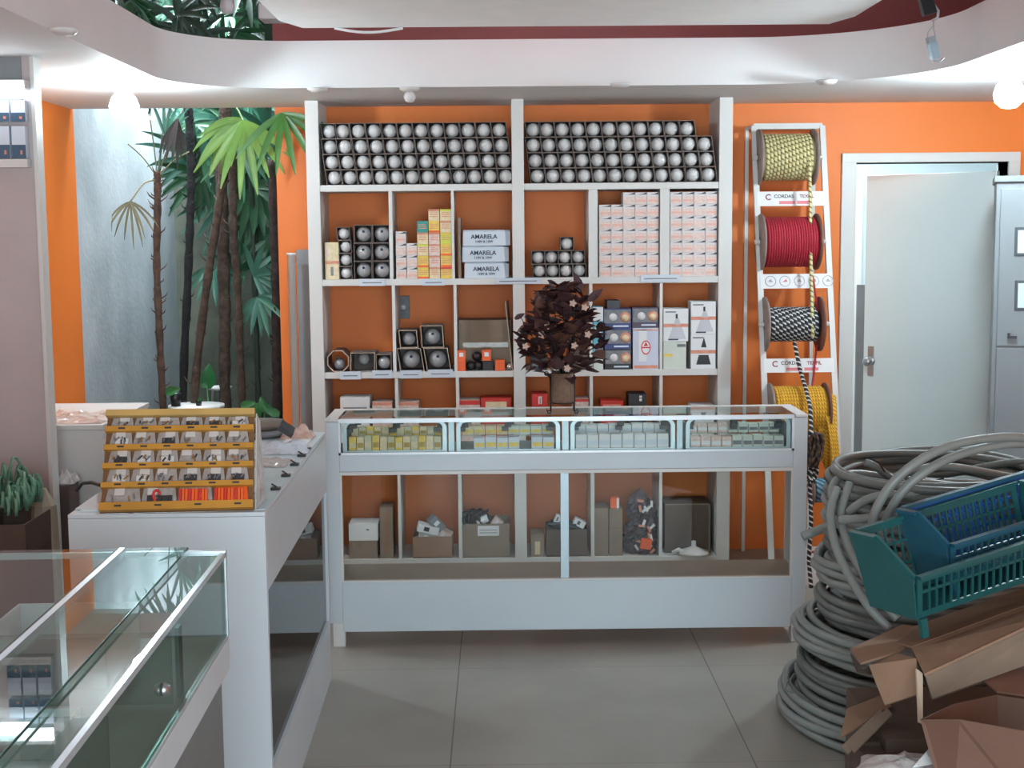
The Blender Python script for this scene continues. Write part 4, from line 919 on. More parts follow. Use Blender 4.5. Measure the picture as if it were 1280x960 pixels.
PM = [mat('clear_polybag', (176, 170, 166), .2, var=.15, scale=30, bump=.6, bscale=40), mat('paper_header', (206, 204, 202), .6, var=.05), STEEL, DKP, mat('bare_brass', (190, 150, 90), .3, metal=.7), RED, ORBOX]
rowd = ['bottom row', 'second row up', 'middle row', 'fourth row up', 'top row']
for r, vv in enumerate(vr):
    n = 6 if r else 4; top = (vr[r + 1] if r < 4 else .965) - .02
    for i in range(n):
        u0 = .03 + (.94 / n) * i + .01; u1 = u0 + .94 / n - .02
        ph = top - vv - .035; orange = (r == 0 and i >= 2)
        m = MB()
        P = [RP(u0 - .01, vv + .05, .009), RP(u1 + .01, vv + .05, .010), RP(u1 - .004, vv + .05 + ph, .006), RP(u0 + .004, vv + .05 + ph, .005)]
        m.poly(P, .004, 6 if (orange and i == 3) else 0)
        a = RN.choice((0, .02, .04)); hd = [RP(u0 + .01 + a, vv + .05 + ph * .55, .0112), RP(u0 + .075 + a, vv + .05 + ph * .55, .0112), RP(u0 + .075 + a, vv + .05 + ph, .008), RP(u0 + .01 + a, vv + .05 + ph, .008)]
        if not orange: m.poly(hd, .0008, 1)
        if RN.random() < .5 and not orange: m.poly([RP(u0 + .03, vv + .055, .0112), RP(u1 - .02, vv + .055, .0112), RP(u1 - .02, vv + .05 + ph * .5, .0112), RP(u0 + .03, vv + .05 + ph * .5, .0112)], .0008, RN.choice((1, 3)))
        for s in range(RN.randint(3, 6)):
            uu = RN.uniform(u0 + .02, u1 - .03); w0 = vv + .055 + RN.uniform(0, ph * .3)
            m.bar(RP(uu, w0, .013), RP(uu + RN.uniform(-.01, .03), w0 + ph * .3, .013), .0035, .0035, RN.choice((2, 2, 3, 4)) if not orange else (5 if s % 2 else 6), up=NR)
        if r == 0 and i == 1: m.tube([RP(u0 + .09 + .02 * math.cos(k * .6), vv + .13 + .05 * math.sin(k * .6), .013) for k in range(9)], .004, 6, 5)
        if orange:
            for s in range(9): uu = u0 + .01 + s * (u1 - u0 - .02) / 9; m.bar(RP(uu, vv + .06, .013), RP(uu, vv + .05 + ph * .85, .013), .007, .006, 6 if s % 3 else 5, up=NR)
        m.build('hardware_packet', PM, label=(f'{"orange plugs in a packet" if orange else "clear packet of small hardware"}, {ORD[i]} from the black cable, {rowd[r]} of the rack'), cat='packet', group='hardware packets in the display rack')
# things lying on the far end of the counter
c = atz(333, 532, CTZ + .04)
m = MB(); m.lathe([(0, .002), (.09, .002), (.105, .012), (.106, .02), (.1, .026), (0, .026)], 28, O=(c.x - .02, c.y, CTZ + .0)); m.M = None; m.v = [v_ + Vector((0, 0, .001)) for v_ in m.v]
m.build('round_tray', GREY, label='grey round tray lying at the far end of the service counter', cat='tray')
m = MB(); m.lathe([(0, .03), (.075, .03), (.088, .045), (.088, .058), (.02, .066), (0, .066)], 28, O=(c.x - .02, c.y, CTZ)); m.build('tray_cover', mat('grey_brown_lid', (124, 118, 110), .5), label='grey-brown round lid stacked on the round tray', cat='lid')
def crumple(cx_, cy_, z0, rx, ry, h_, seed, matx, label, name='paper_bag', cat='bag', n=16):
    q = random.Random(seed); m = MB(); vs = []; fs = []
    for i in range(n + 1):
        for j in range(n + 1):
            u, w_ = i / n * 2 - 1, j / n * 2 - 1; e = max(0, 1 - max(abs(u), abs(w_)) ** 3)
            vs.append((cx_ + rx * u * (1 + q.uniform(-.06, .06)), cy_ + ry * w_ * (1 + q.uniform(-.06, .06)), z0 + .0015 + e * h_ * (.55 + .45 * math.sin(u * 5 + seed) * math.cos(w_ * 4 + seed)) + e * q.uniform(0, h_ * .25)))
    for i in range(n):
        for j in range(n): a = i * (n + 1) + j; fs.append((a, a + 1, a + n + 2, a + n + 1))
    b = len(vs); vs2 = [(x, y, z0 + .0008) for (x, y, z) in vs]
    m.add(vs + vs2, fs + [tuple(k + b for k in f)[::-1] for f in fs], 0, False)
    return m.build(name, matx, label=label, cat=cat, fixn=False)
c = atz(352, 556, CTZ + .02); crumple(c.x, c.y - .02, CTZ + .002, .10, .09, .035, 2, PAPERB, 'crumpled white paper wrapping on the service counter beside the round tray')
c = atz(333, 577, CTZ + .01); crumple(c.x, c.y, CTZ + .002, .07, .07, .02, 6, BAG, 'flat clear plastic bag on the service counter behind the rack', cat='bag')
c = atz(368, 538, CTZ + .03); crumple(c.x + .01, c.y, CTZ + .002, .06, .05, .05, 9, BAGP, 'small pinkish crumpled bag at the far edge of the service counter', 'plastic_bag')
c = atz(358, 540, CTZ + .05); loosebox(358, 536, c.y - .06, .055, .018, .06, (.3, .6, .2), [DGREY, DGREY], 'small dark grey block tilted on the crumpled wrapping', 'small_block', 'block')
c = atz(385, 556, CTZ); m = MB(MS); m.box(-.12, -.03, LEN - .4, LEN - .12, CTZ + .0022, CTZ + .006); m.build('paper_sheet', PAPER, label='white paper sheet lying near the far corner of the service counter', cat='paper')
# ------------------------------------------------------------------ near glass display case
Z1 = 1.03
q1 = atz(283, 686, Z1); q2 = atz(78.7, 960, Z1 - .012)
MC = Matrix.Translation((q1.x, q1.y, 0)) @ Matrix.Rotation(math.atan2(-(q1.x - q2.x), q1.y - q2.y) * 1.0, 4, 'Z')
LC_ = 2.0; WC = .85
gc = thing('glass_display_case', (q1.x - .4, q1.y - 1, 0), 'low glass-topped display case with aluminium edges and white base', 'display case')
uA, uB = -(q1.x - atz(157, 685, Z1).x), -(q1.x - atz(238, 684, Z1).x)
m = MB(MC); m.box(-.010, 0, -LC_, 0, Z1 - .016, Z1 - .004); m.box(-WC, 0, -.012, 0, Z1 - .014, Z1 - .002); m.box(uA - .006, uA + .006, -LC_, 0, Z1 - .010, Z1 + .006); m.box(-.012, 0, -.012, 0, .84, Z1 - .016); m.box(-.010, 0, -LC_, -.012, .835, .844)
m.build('edge_profile', mat('bright_aluminium', (222, 230, 236), .25, metal=.6), parent=gc)
m = MB(MC); m.box(uA + .006, uB, -LC_, -.0, Z1 + .0, Z1 + .005, 0); m.build('loose_top_pane', GLASST, parent=gc)
m = MB(MC); m.box(uB - .001, uB + .0005, -LC_, -.0, Z1 + .0, Z1 + .0042, 0); m.box(uA - .013, uA - .006, -LC_, 0, Z1 - .002, Z1 + .004, 0); m.build('pane_edge', GLASSE, parent=gc)
m = MB(MC); m.box(-WC, uA - .013, -LC_, -.0, Z1 - .002, Z1 + .004); m.build('rear_top_pane', GLASST, parent=gc)
m = MB(MC); m.box(uA, -.010, -LC_, -.012, Z1 - .012, Z1 - .007); m.build('front_top_pane', GLASST, parent=gc)
m = MB(MC); m.box(-.006, -.002, -LC_, -.012, .844, Z1 - .016); m.build('front_pane', GLASSD, parent=gc)
m = MB(MC); m.box(-WC, -.012, -LC_, 0, .78, .835); m.build('shelf_deck', WHITE2, parent=gc, bevel=.001)
m = MB(MC); m.box(-.03, 0, -LC_, 0, .765, .8345); m.build('front_rail', WHITE, parent=gc, bevel=.002)
m = MB(MC); m.box(-WC, -.02, -LC_, 0, 0, .7795); m.build('base_cabinet', mat('grey_base_panel', (120, 126, 128), .4), parent=gc)
m = MB(MC); m.box(-WC, -WC + .015, -LC_, 0, .835, Z1 - .014); m.build('rear_panel', WHITE2, parent=gc)
for vv in (-.42, -.86, -1.3, -1.75):
    m = MB(MC); m.box(-WC + .02, -.03, vv - .004, vv + .004, .8352, .97); m.build('partition', GLASST, parent=gc)
for vv in (-.36, -1.06):
    m = MB(MC); m.box(-.03, -.022, vv - .03, vv + .0, .8352, .97); m.build('partition_post', ALUD, parent=gc)
m = MB(MC); m.lathe([(0, .014), (.008, .013), (.012, .004), (.012, 0)], 16, O=(-.002, -.62, .93), axis='X'); m.build('lock', STEEL, parent=gc)
for i, (u, vv, w_, l_, h_) in enumerate(((-.30, -.20, .25, .26, .10), (-.62, -.2, .22, .26, .09), (-.28, -.64, .22, .24, .03), (-.6, -1.1, .25, .25, .05))):
    m = MB(MC); t_ = .005; z0_ = .8355
    m.box(u - w_ / 2, u + w_ / 2, vv - l_ / 2, vv + l_ / 2, z0_, z0_ + t_)
    for a in ((u - w_ / 2, u - w_ / 2 + t_, vv - l_ / 2, vv + l_ / 2), (u + w_ / 2 - t_, u + w_ / 2, vv - l_ / 2, vv + l_ / 2), (u - w_ / 2, u + w_ / 2, vv - l_ / 2, vv - l_ / 2 + t_), (u - w_ / 2, u + w_ / 2, vv + l_ / 2 - t_, vv + l_ / 2)): m.box(*a, z0_ + t_, z0_ + h_)
    m.build('storage_tray', PAPER, label='open white tray inside the low glass case, ' + ('beside the front pane at the far end', 'at the far end by the rear panel', 'shallow one past the first partition', 'wide one past the second partition')[i], cat='tray')
# ------------------------------------------------------------------ white product panel, goods and boxes at the garden side
YP = 5.10
px1 = at(42, 62, YP).x
pp = thing('product_panel', (-1.95, YP, 0), 'tall white display panel standing at the end of the orange side wall', 'display panel')
m = MB(); m.box(XL, px1 - .012, YP, YP + .05, 0, SZ0); m.build('panel', mat('mauve_white_panel', (188, 178, 178), .6, var=.04), parent=pp)
m = MB(); m.box(px1 - .014, px1, YP - .012, YP + .06, 0, SZ0); m.build('edge_strip', WHITE2, parent=pp)
m = MB(); a = at(-20, 70, YP - .01); b = at(27, 108, YP - .01); m.box(a.x, b.x, YP - .006, YP, b.z - .1, a.z - .0); m.build('grey_inset', GREY, parent=pp, bevel=.003)
a = at(0, 104, YP - .05)
t = thing('shelf_lamp', ((XL + px1) / 2, YP - .06, a.z - .02), 'bright lit strip lamp across the white product panel', 'lamp')
m = MB(); m.box(XL + .01, px1 - .016, YP - .07, YP - .001, at(0, 110, YP - .07).z, at(0, 104, YP - .07).z + .012); m.build('housing', WHITE2, parent=t)
m = MB(); m.box(XL + .02, px1 - .02, YP - .085, YP - .071, at(0, 123, YP - .07).z, at(0, 107, YP - .07).z); m.build('diffuser', mat('lit_strip', (236, 246, 255), .3, emit=9.0, var=0), parent=t)
for r, (ya, yb) in enumerate(((126, 152), (158, 198))):
    for c_, xa in enumerate((-26, -6, 14)):
        p0, p1 = at(xa + r, ya, YP - .03), at(xa + 19 + r, yb, YP - .03)
        m = MB(); m.box(p0.x, p1.x, YP - .04, YP - .004, p1.z, p0.z); h_ = p0.z - p1.z; m.box(p0.x, p1.x, YP - .0408, YP - .04, p1.z, p1.z + h_ * .42, 1); m.box(p0.x + .03, p1.x - .012, YP - .0416, YP - .0408, p1.z + h_ * .12, p1.z + h_ * .25, 2)
        m.build('blister_pack', [PAPERB, mat('slate_blue_print', (70, 96, 122), .4), SALMON], label=f'blue and white blister pack, {("upper", "lower")[r]} row, {ORD[c_]} from the side wall on the lit panel', cat='blister pack', group='blister packs on the product panel')
m = MB(); p0, p1 = at(-30, 199, YP - .04), at(35, 209, YP - .04); m.box(p0.x, p1.x, YP - .045, YP - .001, p1.z, p1.z + .03); m.build('price_rail', WHITE2, label='white price rail below the blister packs on the product panel', cat='rail')
# brown carton with green strips in front of the panel
a0 = at(-30, 650, 4.7).x; a1 = at(41, 650, 4.7).x; zt = at(20, 650, 4.7).z
a0 = max(a0, XL + .02)
m = MB(); t_ = .005; y0, y1 = 4.62, 4.95
m.box(a0, a1, y0, y0 + t_, 0, zt); m.box(a0, a1, y1 - t_, y1, 0, zt); m.box(a0, a0 + t_, y0 + t_, y1 - t_, 0, zt); m.box(a1 - t_, a1, y0 + t_, y1 - t_, 0, zt); m.box(a0, a1, y0, y1, zt - .12, zt - .115)
m.build('cardboard_box', CARDD, label='tall dark cardboard box of green strips before the white product panel', cat='box')
m = MB(); q = random.Random(8); cc = Vector(((a0 + a1) / 2 - .02, 4.78, zt))
for i in range(110):
    a = q.uniform(0, 6.28); rr = math.sqrt(q.random()); P = Vector((cc.x + .17 * rr * math.cos(a), cc.y + .14 * rr * math.sin(a), zt - .05))
    H = .06 + .27 * (1 - rr * .7) * q.uniform(.5, 1); P.z += H * .7; d = Vector((math.cos(a) * .07 + q.uniform(-.03, .03), q.uniform(-.05, .03), .05)); 
    P.x = max(P.x, XL + .1)
    P.x = min(P.x, a1 - .05); d.x = min(d.x, .02)
    m.tube([P, P + d * .5 + Vector((0, 0, .03)), P + d, P + d * 1.3 - Vector((0, 0, .035)), P + d * 1.1 - Vector((0, 0, .06))], .006, 6)
m.build('green_strip_tangle', GREENS, label='tangle of pale green curling strips filling the dark cardboard box', cat='strips', kind='stuff')
c = at(48, 650, 4.85)
m = MB(); m.M = Matrix.Translation((c.x, 4.92, 0)) ; H = at(48, 612, 4.9).z
m.lathe([(.0, .001), (.05, .001), (.055, .2), (.05, H * .75), (.045, H - .06), (.02, H - .02), (.01, H), (0, H)], 9, smooth=False); m.build('paper_bag', mat('beige_paper', (176, 162, 142), .8, bump=.5, bscale=12), label='tall beige paper bag standing between the green strips and the panel edge', cat='bag')
# white cabinet further back with bag on top
x1_ = at(129, 560, 5.3).x
wc = thing('white_cabinet', (-1.85, 5.6, 0), 'plain white cabinet standing behind the service counter by the side wall', 'cabinet')
zc_ = at(100, 531, 5.3).z
m = MB(); m.box(XL + .02, x1_ - .001, 5.3, 6.0, 0, zc_ - .02); m.build('body', WHITE2, parent=wc, bevel=.003)
m = MB(); m.box(XL + .02, x1_ + .006, 5.29, 6.0, zc_ - .0195, zc_); m.build('top', WHITE2, parent=wc, bevel=.002)
c = at(97, 520, 5.42); crumple(c.x - .02, 5.45, zc_, .14, .13, .035, 4, BAGP, 'pinkish plastic bag lying on top of the white cabinet', 'plastic_bag', n=18)
m = MB(); x0 = at(64, 640, 5.17).x; x1b = at(89, 640, 5.17).x; zb = at(77, 606, 5.17).z; m.box(x0, x1b, 5.165, 5.28, 0, zb); m.build('narrow_box', mat('mauve_brown_card', (92, 74, 72), .7), bevel=.006, label='narrow mauve-brown box standing beside the product panel edge', cat='box')
crumple((x0 + x1b) / 2 + .005, 5.222, zb, .045, .05, .05, 7, BAG, 'clear plastic bag crumpled on the narrow mauve-brown box', 'plastic_bag', n=10)
pa, pb = at(90, 611, 5.1), at(128, 608, 3.95)
P = [Vector((pa.x, 5.16, zb - .02)), at(103, 604, 4.75), at(115, 603, 4.35), at(124, 606, 4.0), RP(-.01, .28, -.004)]
m = MB()
Q = []
for i in range(len(P) - 1):
    for k in range(5): Q.append(P[i].lerp(P[i + 1], k / 5))
m.tube(Q + [P[-1]], .006, 8); m.build('black_cable', BLACK, label='black cable arching from the narrow box to the hardware rack', cat='cable')
m = MB(MS); m.box(-WL + .003, -WL + .12, .06, .3, CTZ + .0022, CTZ + .004); m.build('paper_sheet', PAPER, label='white paper sheet beside the hardware rack under the black cable', cat='paper')
# pipe and board by the garden jamb
x0 = at(362, 420, 7.0).x; x1b = at(371.5, 420, 7.0).x; m = MB(); m.lathe([(0, 0), (.019, 0), (.019, at(366, 319, 7.0).z), (.024, at(366, 319, 7.0).z), (.024, at(366, 319, 7.0).z + .012), (0, at(366, 319, 7.0).z + .012)], 20, O=((x0 + x1b) / 2, 7.0, 0)); m.build('drain_pipe', WHITE2, label='white capped pipe standing against the orange wall by the garden', cat='pipe')
x0 = at(373.5, 420, 7.13).x; x1b = UP[0][0] - .006; m = MB(); m.box(x0, x1b, 7.12, 7.165, 0, at(378, 312, 7.1).z); m.build('grey_board', GREY, label='narrow grey panel standing between the white pipe and the shelving', cat='board')
# ------------------------------------------------------------------ meter cabinet
YM = 6.35
mx0 = at(1240.5, 400, YM).x; mzt = at(1242, 228, YM).z
MBB = MB; MXF = Matrix.Translation((mx0, YM, 0)) @ Matrix.Rotation(math.radians(-19), 4, 'Z') @ Matrix.Translation((-mx0, -YM, 0)); MB = lambda M=None: MBB(MXF)
mc = thing('meter_cabinet', (mx0 + .35, YM + .2, 0), 'tall grey steel meter cabinet with small windows beside the door', 'cabinet')
m = MB(); m.box(mx0, mx0 + .75, YM, YM + .5, 0, mzt); m.build('body', MEPANEL, parent=mc, bevel=.004)
m = MB(); m.box(mx0 - .01, mx0 + .76, YM - .02, YM + .51, mzt, mzt + .03); m.build('roof', MEPANEL, parent=mc, bevel=.004)
zm = at(1260, 433, YM).z
m = MB(); m.box(mx0 + .02, mx0 + .73, YM - .014, YM - .0005, zm + .004, mzt - .03); m.build('upper_door', MEPANEL, parent=mc, bevel=.003)
m = MB(); m.box(mx0 + .02, mx0 + .73, YM - .014, YM - .0005, .1, zm - .004); m.build('lower_door', MEPANEL, parent=mc, bevel=.003)
for (ya, yb) in ((284, 320), (350, 388)):
    a = at(1269, ya, YM - .02); b = at(1269, yb, YM - .02)
    m = MB(); m.box(a.x, a.x + .2, YM - .018, YM - .014, b.z, a.z); m.build('window_gasket', DGREY, parent=mc, bevel=.004)
    m = MB(); m.box(a.x + .014, a.x + .186, YM - .0195, YM - .018, b.z + .014, a.z - .014); m.build('window_pane', mat('pale_meter_glass', (172, 190, 196), .1), parent=mc)
a = at(1263, 421, YM - .02); m = MB(); m.box(a.x - .012, a.x + .03, YM - .03, YM - .014, a.z - .006, a.z + .006); m.box(a.x - .012, a.x + .0, YM - .03, YM - .014, a.z, a.z + .02); m.build('latch', BLACK, parent=mc)
MB = MBB
# ------------------------------------------------------------------ rope rack
PT, PB = at(985, 158, 7.02), None
PT = Vector((PT.x, 7.02, PT.z)); sl = Vector((0, (7.02 - 6.42), PT.z)).normalized()
NN = Vector((1, 0, 0)).cross(sl).normalized()
BASE = Vector((0, 6.42, 0))
def RK(px, py, off=0.0):
    p = atp(px, py, BASE, NN); return p
def loc_s(px, py):
    p = RK(px, py); return p.x, (p - BASE).dot(sl)
xl, _s = loc_s(944, 200); xr, _s2 = loc_s(1028.5, 175); sT = loc_s(985, 158)[1]
def RW(x, s, n=0.0):  # n towards the viewer
    return Vector((x, BASE.y, 0)) + sl * s + (NN * n if NN.y < 0 else -NN * n)
rr_ = thing('rope_rack', ((xl + xr) / 2, 6.75, 0), 'tall white metal ladder rack leaning by the door, carrying spools of rope', 'rack')
for x in (xl, xr):
    m = MB(); m.bar(RW(x, .004), RW(x, sT), .028, .02, up=NN); m.build('front_post', WHITE2, parent=rr_)
for x in (xl - .015, xr - .015):
    m = MB(); m.bar((x, 7.13, 0), (x, 7.13, RW(x, sT).z), .018, .018); m.build('rear_post', WHITE2, parent=rr_)
m = MB(); m.bar(RW(xl, sT), RW(xr, sT), .03, .012, up=NN); m.bar(RW(xl, sT), (xl - .015, 7.13, RW(xl, sT).z), .015, .015); m.bar(RW(xr, sT), (xr - .015, 7.13, RW(xr, sT).z), .015, .015); m.build('top_bar', WHITE2, parent=rr_)
MT = lambda x, s, n: Matrix.Translation(RW(x, s, n)) @ Matrix(((1, 0, 0, 0), (0, sl.y, -sl.z, 0), (0, sl.z, sl.y, 0), (0, 0, 0, 1)))
for k, (ya, yb) in enumerate(((240.5, 258.5), (343.5, 361.5), (449, 466.5))):
    s1 = loc_s(945, ya)[1]; s0 = loc_s(945, yb)[1]
    m = MB(); m.poly([RW(xl, s0, .012), RW(xr, s0, .012), RW(xr, s1, .012), RW(xl, s1, .012)], .002); pl = m.build('label_plate', PAPER, parent=rr_)
    m = MB(); W = xr - xl; sm = (s0 + s1) / 2; h_ = s1 - s0
    if k != 1:
        m.text('CORDAS', MT(xl + .135, sm + .004, .0132), .025); m.text('TEXFIL', MT(xl + .25, sm + .004, .0132), .024, 1); m.text('C', MT(xl + .055, sm - .006, .0132), .042, 1)
        m.poly([RW(xl + .11, s0 + h_ * .12, .0128), RW(xl + .19, s0 + h_ * .12, .0128), RW(xl + .19, s0 + h_ * .34, .0128), RW(xl + .11, s0 + h_ * .34, .0128)], .0003, 2); m.poly([RW(xl + .2, s0 + h_ * .12, .0128), RW(xl + .27, s0 + h_ * .12, .0128), RW(xl + .27, s0 + h_ * .34, .0128), RW(xl + .2, s0 + h_ * .34, .0128)], .0003, 2)
    else:
        for i in range(5):
            cxx = xl + .05 + i * .072; m.tube([RW(cxx + .026 * math.cos(a * math.pi / 10), sm + .026 * math.sin(a * math.pi / 10), .0135) for a in range(20)], .0018, 5, 3, closed=True)
            m.poly([RW(cxx - .012, sm - .004, .0138), RW(cxx + .012, sm - .004, .0138), RW(cxx + .008 * (i % 2), sm + .012, .0138)], .0003, 2 if i % 2 else 3)
    m.build('lettering', [DGREY, mat('dark_red_ink', (140, 50, 60), .6), mat('pink_ink', (222, 130, 140), .6), mat('faint_grey_ink', (176, 170, 172), .6)], parent=pl)
def spool(px0, px1, ya, yb, core_r, rope_m, rr, label, flm=(FLANGE, FLANGR), frad=None, turns=14, layers=1, flange=True):
    yc_ = (ya + yb) / 2; x0, s_ = loc_s(px0, yc_); x1, _ = loc_s(px1, yc_); fr = frad or abs(loc_s(px0, ya)[1] - loc_s(px0, yb)[1]) / 2
    C = RW(0, s_, .02); t = thing('rope_spool', ((x0 + x1) / 2, C.y, C.z - fr), label, 'rope spool')
    if flange:
        for x, mm in ((x0, flm[0]), (x1, flm[1])):
            m = MB(); m.lathe([(.025, -.005), (fr, -.005), (fr, .005), (.025, .005), (.025, -.005)], 36, O=(x, C.y, C.z), axis='X'); m.build('flange', mm, parent=t)
    m = MB(); m.lathe([(.012, x0 - .03), (.012, x1 + .05)], 12, O=(0, C.y, C.z), axis='X'); m.build('axle', WHITE2, parent=t)
    m = MB(); m.lathe([(core_r - rr * 1.2, x0 + .006), (core_r - rr * 1.2, x1 - .006)], 28, O=(0, C.y, C.z), axis='X'); m.build('core', rope_m, parent=t)
    m = MB(); P = []; n = 28; N_ = turns * n; L = (x1 - x0 - .02 - 2 * rr)
    for i in range(N_):
        a = 2 * math.pi * i / n; P.append((x0 + .01 + rr + L * i / N_, C.y + core_r * math.cos(a) * (1 + .01 * math.sin(i * .37)), C.z + core_r * math.sin(a)))
    m.tube(P, rr, 7); m.build('wound_rope', rope_m, parent=t)
    return t, C, x0, x1, fr
R_YW = ropemat('yellow_white_rope', (208, 200, 150), (122, 114, 70), 1, 38, .66)
R_RED = ropemat('red_rope', (176, 34, 52), (142, 22, 40), 2, 60, .5)
R_BW = ropemat('black_white_rope', (34, 36, 42), (206, 208, 208), 1, 37.3, .68)
R_YEL = ropemat('yellow_rope', (226, 176, 56), (180, 128, 28), 2, 50, .6)
R_BLU = ropemat('blue_rope', (52, 100, 130), (130, 164, 176), 1, 40, .5)
sp1 = spool(947, 1015, 165, 232, .110, R_YW, .0095, 'spool of yellow-green and white twisted rope at the top of the rack', (FLANGE, FLANGE), turns=13)
sp2 = spool(950, 1019, 270, 338, .120, R_RED, .0065, 'spool of dark red rope, second from the top of the rack', turns=20)
sp3 = spool(955, 1023, 373, 440, .078, R_BW, .010, 'spool of black and white twisted rope, third on the rack', turns=13)
sp4 = spool(961, 1030, 480, 550, .118, R_YEL, .0075, 'spool of bright yellow rope with loose loops, below the third label plate', turns=18)
sp5 = spool(1013, 1033, 594, 632, .055, R_BLU, .006, 'small spool of blue rope low on the rack', (FLANGE, FLANGR), turns=7, frad=.075)
def tail(t, pts, r, mt, name='rope_tail'):
    P = []; 
    for i in range(len(pts) - 1):
        for k in range(8): P.append(pts[i].lerp(pts[i + 1], k / 8))
    P.append(pts[-1]); m = MB(); m.tube(P, r, 8); return m.build(name, mt, parent=t)
tail(sp1[0], [at(1012, 196, 6.85), at(1013, 260, 6.78), at(1014, 340, 6.72), at(1016, 422, 6.64)], .0085, R_YW)
tail(sp2[0], [at(1016, 345, 6.78), at(1020, 372, 6.74), at(1024, 400, 6.70)], .005, R_RED)
tail(sp2[0], [at(1021, 430, 6.70), at(1017, 470, 6.66), at(1014, 490, 6.60)], .005, R_RED)
tail(sp3[0], [at(993, 428, 6.66), at(1000, 462, 6.6), at(1008, 488, 6.5), at(1013, 510, 6.42), at(1014, 540, 6.36), at(1012, 600, 6.34), at(1014, 650, 6.32), at(1011, 700, 6.3), at(1014, 735, 6.25)], .010, R_BW)
m = MB(); q = random.Random(4)
for i in range(16):
    xo = 1004 + 2.7 * i * .95; top = 484 + q.uniform(0, 8) + max(0, i - 10) * 1.5; bot = 545 + i * 3.0 + q.uniform(-8, 8); P = []
    for k in range(19):
        a = 2 * math.pi * k / 18; 
        p = at(xo + 2 * math.sin(a), (top + bot) / 2 - (bot - top) / 2 * math.cos(a), 6.62 - .10 * math.sin(a)); P.append(p)
    m.tube(P[:-1], .0085, 7, closed=True)
m.build('loose_loop', R_YEL, parent=sp4[0])
m = MB()
for k in range(4): m.tube([at(1034 + 3 * k, 520, 6.5), at(1040 + 2.5 * k, 560, 6.47), at(1042 + 2.2 * k, 600, 6.45), at(1036 + 3 * k, 640, 6.43)], .006, 6)
m.build('rope_tail', R_YEL, parent=sp4[0])
c = at(1016, 562, 6.34); tangle(c.x, c.y, c.z, .045, .03, .075, 7, .0075, 2).build('rope_knot', ropemat('brown_rope', (92, 70, 52), (48, 40, 40), 1, 30, .5), parent=sp3[0])
c = at(1012, 592, 6.36); tangle(c.x, c.y, c.z, .03, .03, .04, 5, .008, 6).build('rope_knot', R_BW, parent=sp3[0])
# poster board at the foot of the rack
yq = 6.40; a = at(1010, 684, yq); b = at(1050, 749, yq)
x0 = at(1000, 700, yq).x; x1b = at(1052, 700, yq).x
m = MB(); m.box(x0, x1b, yq, yq + .012, 0, a.z); zz0 = b.z
m.box(x0, x1b, yq - .001, yq, zz0 + .01, zz0 + .05, 1); m.box(x0 + .05, x1b - .01, yq - .001, yq, a.z - .03, a.z - .018, 1); m.box(x0, x1b, yq - .003, yq, zz0 - .01, zz0 - .002, 3)
c = at(1035, 716, yq)
for k in range(18):
    aa = k * math.pi / 9; xx, zz = c.x + .05 * math.cos(aa), c.z + .055 * math.sin(aa); m.box(xx - .004, xx + .004, yq - .0012, yq, zz - .004, zz + .004, 2)
for dz in (.014, -.004, -.02): m.box(c.x - .025, c.x + .025, yq - .0012, yq, c.z + dz - .004, c.z + dz + .004, 1)
m.build('poster_board', [PAPER, mat('faded_red_print', (190, 96, 92), .6), DKP, GREY], label='white poster board with red print and a dotted ring at the rack foot', cat='poster')
# ------------------------------------------------------------------ grey cable coils
def coil(cx_, cy_, z0, R_, h_, turns, r, seed, tx=0, ty=0, rad_layers=2, ecc=1.0):
    q = random.Random(seed); P = []; n = 40; tot = turns * n; ph = q.uniform(0, 6)
    lay = max(1, round((h_ - 2 * r) / (2 * r * .9)) + 1)
    for i in range(tot + 1):
        tt = i / n; a = 2 * math.pi * tt + ph; k = int(tt) % lay; ring_ = (int(tt) // lay) % rad_layers
        f = tt - int(tt); kn = (int(tt) + 1) % lay; rn = ((int(tt) + 1) // lay) % rad_layers
        e = min(1, max(0, (f - .8) / .2)); e = e * e * (3 - 2 * e)
        lz = k + (kn - k) * e; lr = ring_ + (rn - ring_) * e
        rad = R_ - lr * 2.1 * r + .012 * math.sin(1.7 * a + seed + 1.3 * tt) + .008 * math.sin(3.1 * a + 2 * tt)
        x, y = rad * math.cos(a), rad * ecc * math.sin(a); z = z0 + r + lz * 1.85 * r + .006 * math.sin(2.3 * a + tt * 2)
        P.append(Vector((cx_ + x, cy_ + y, max(z + tx * x + ty * y, r + .001))))
    return P
specs = [(1.46, 4.62, .001, .475, .12, 11, 1, 'bottom of the pile'), (1.49, 4.60, .125, .45, .115, 11, 2, 'second from the floor'), (1.47, 4.62, .245, .42, .11, 10, 3, 'third from the floor'),
         (1.52, 4.60, .362, .395, .10, 9, 4, 'at the middle of the pile'), (1.50, 4.62, .468, .385, .10, 9, 5, 'just above the middle of the pile'), (1.53, 4.60, .575, .385, .10, 9, 6, 'third from the top'), (1.51, 4.63, .68, .38, .10, 9, 7, 'second from the top'), (1.53, 4.62, .785, .385, .10, 9, 8, 'topmost, with loose arching loops')]
r_c = .0145
for i, (x, y, z, R_, h_, tn, seed, lab) in enumerate(specs):
    t = thing('cable_coil', (x, y, z), f'coil of thick grey cable, {lab}', 'cable coil', 'grey cable coils')
    m = MB(); m.tube(coil(x, y, z, R_, h_, tn, r_c, seed, tx=(.02 if i % 2 else -.02), ty=0, rad_layers=3), r_c, 8); m.build('winding', CABLE if i % 2 == 0 else CABLE2, parent=t)
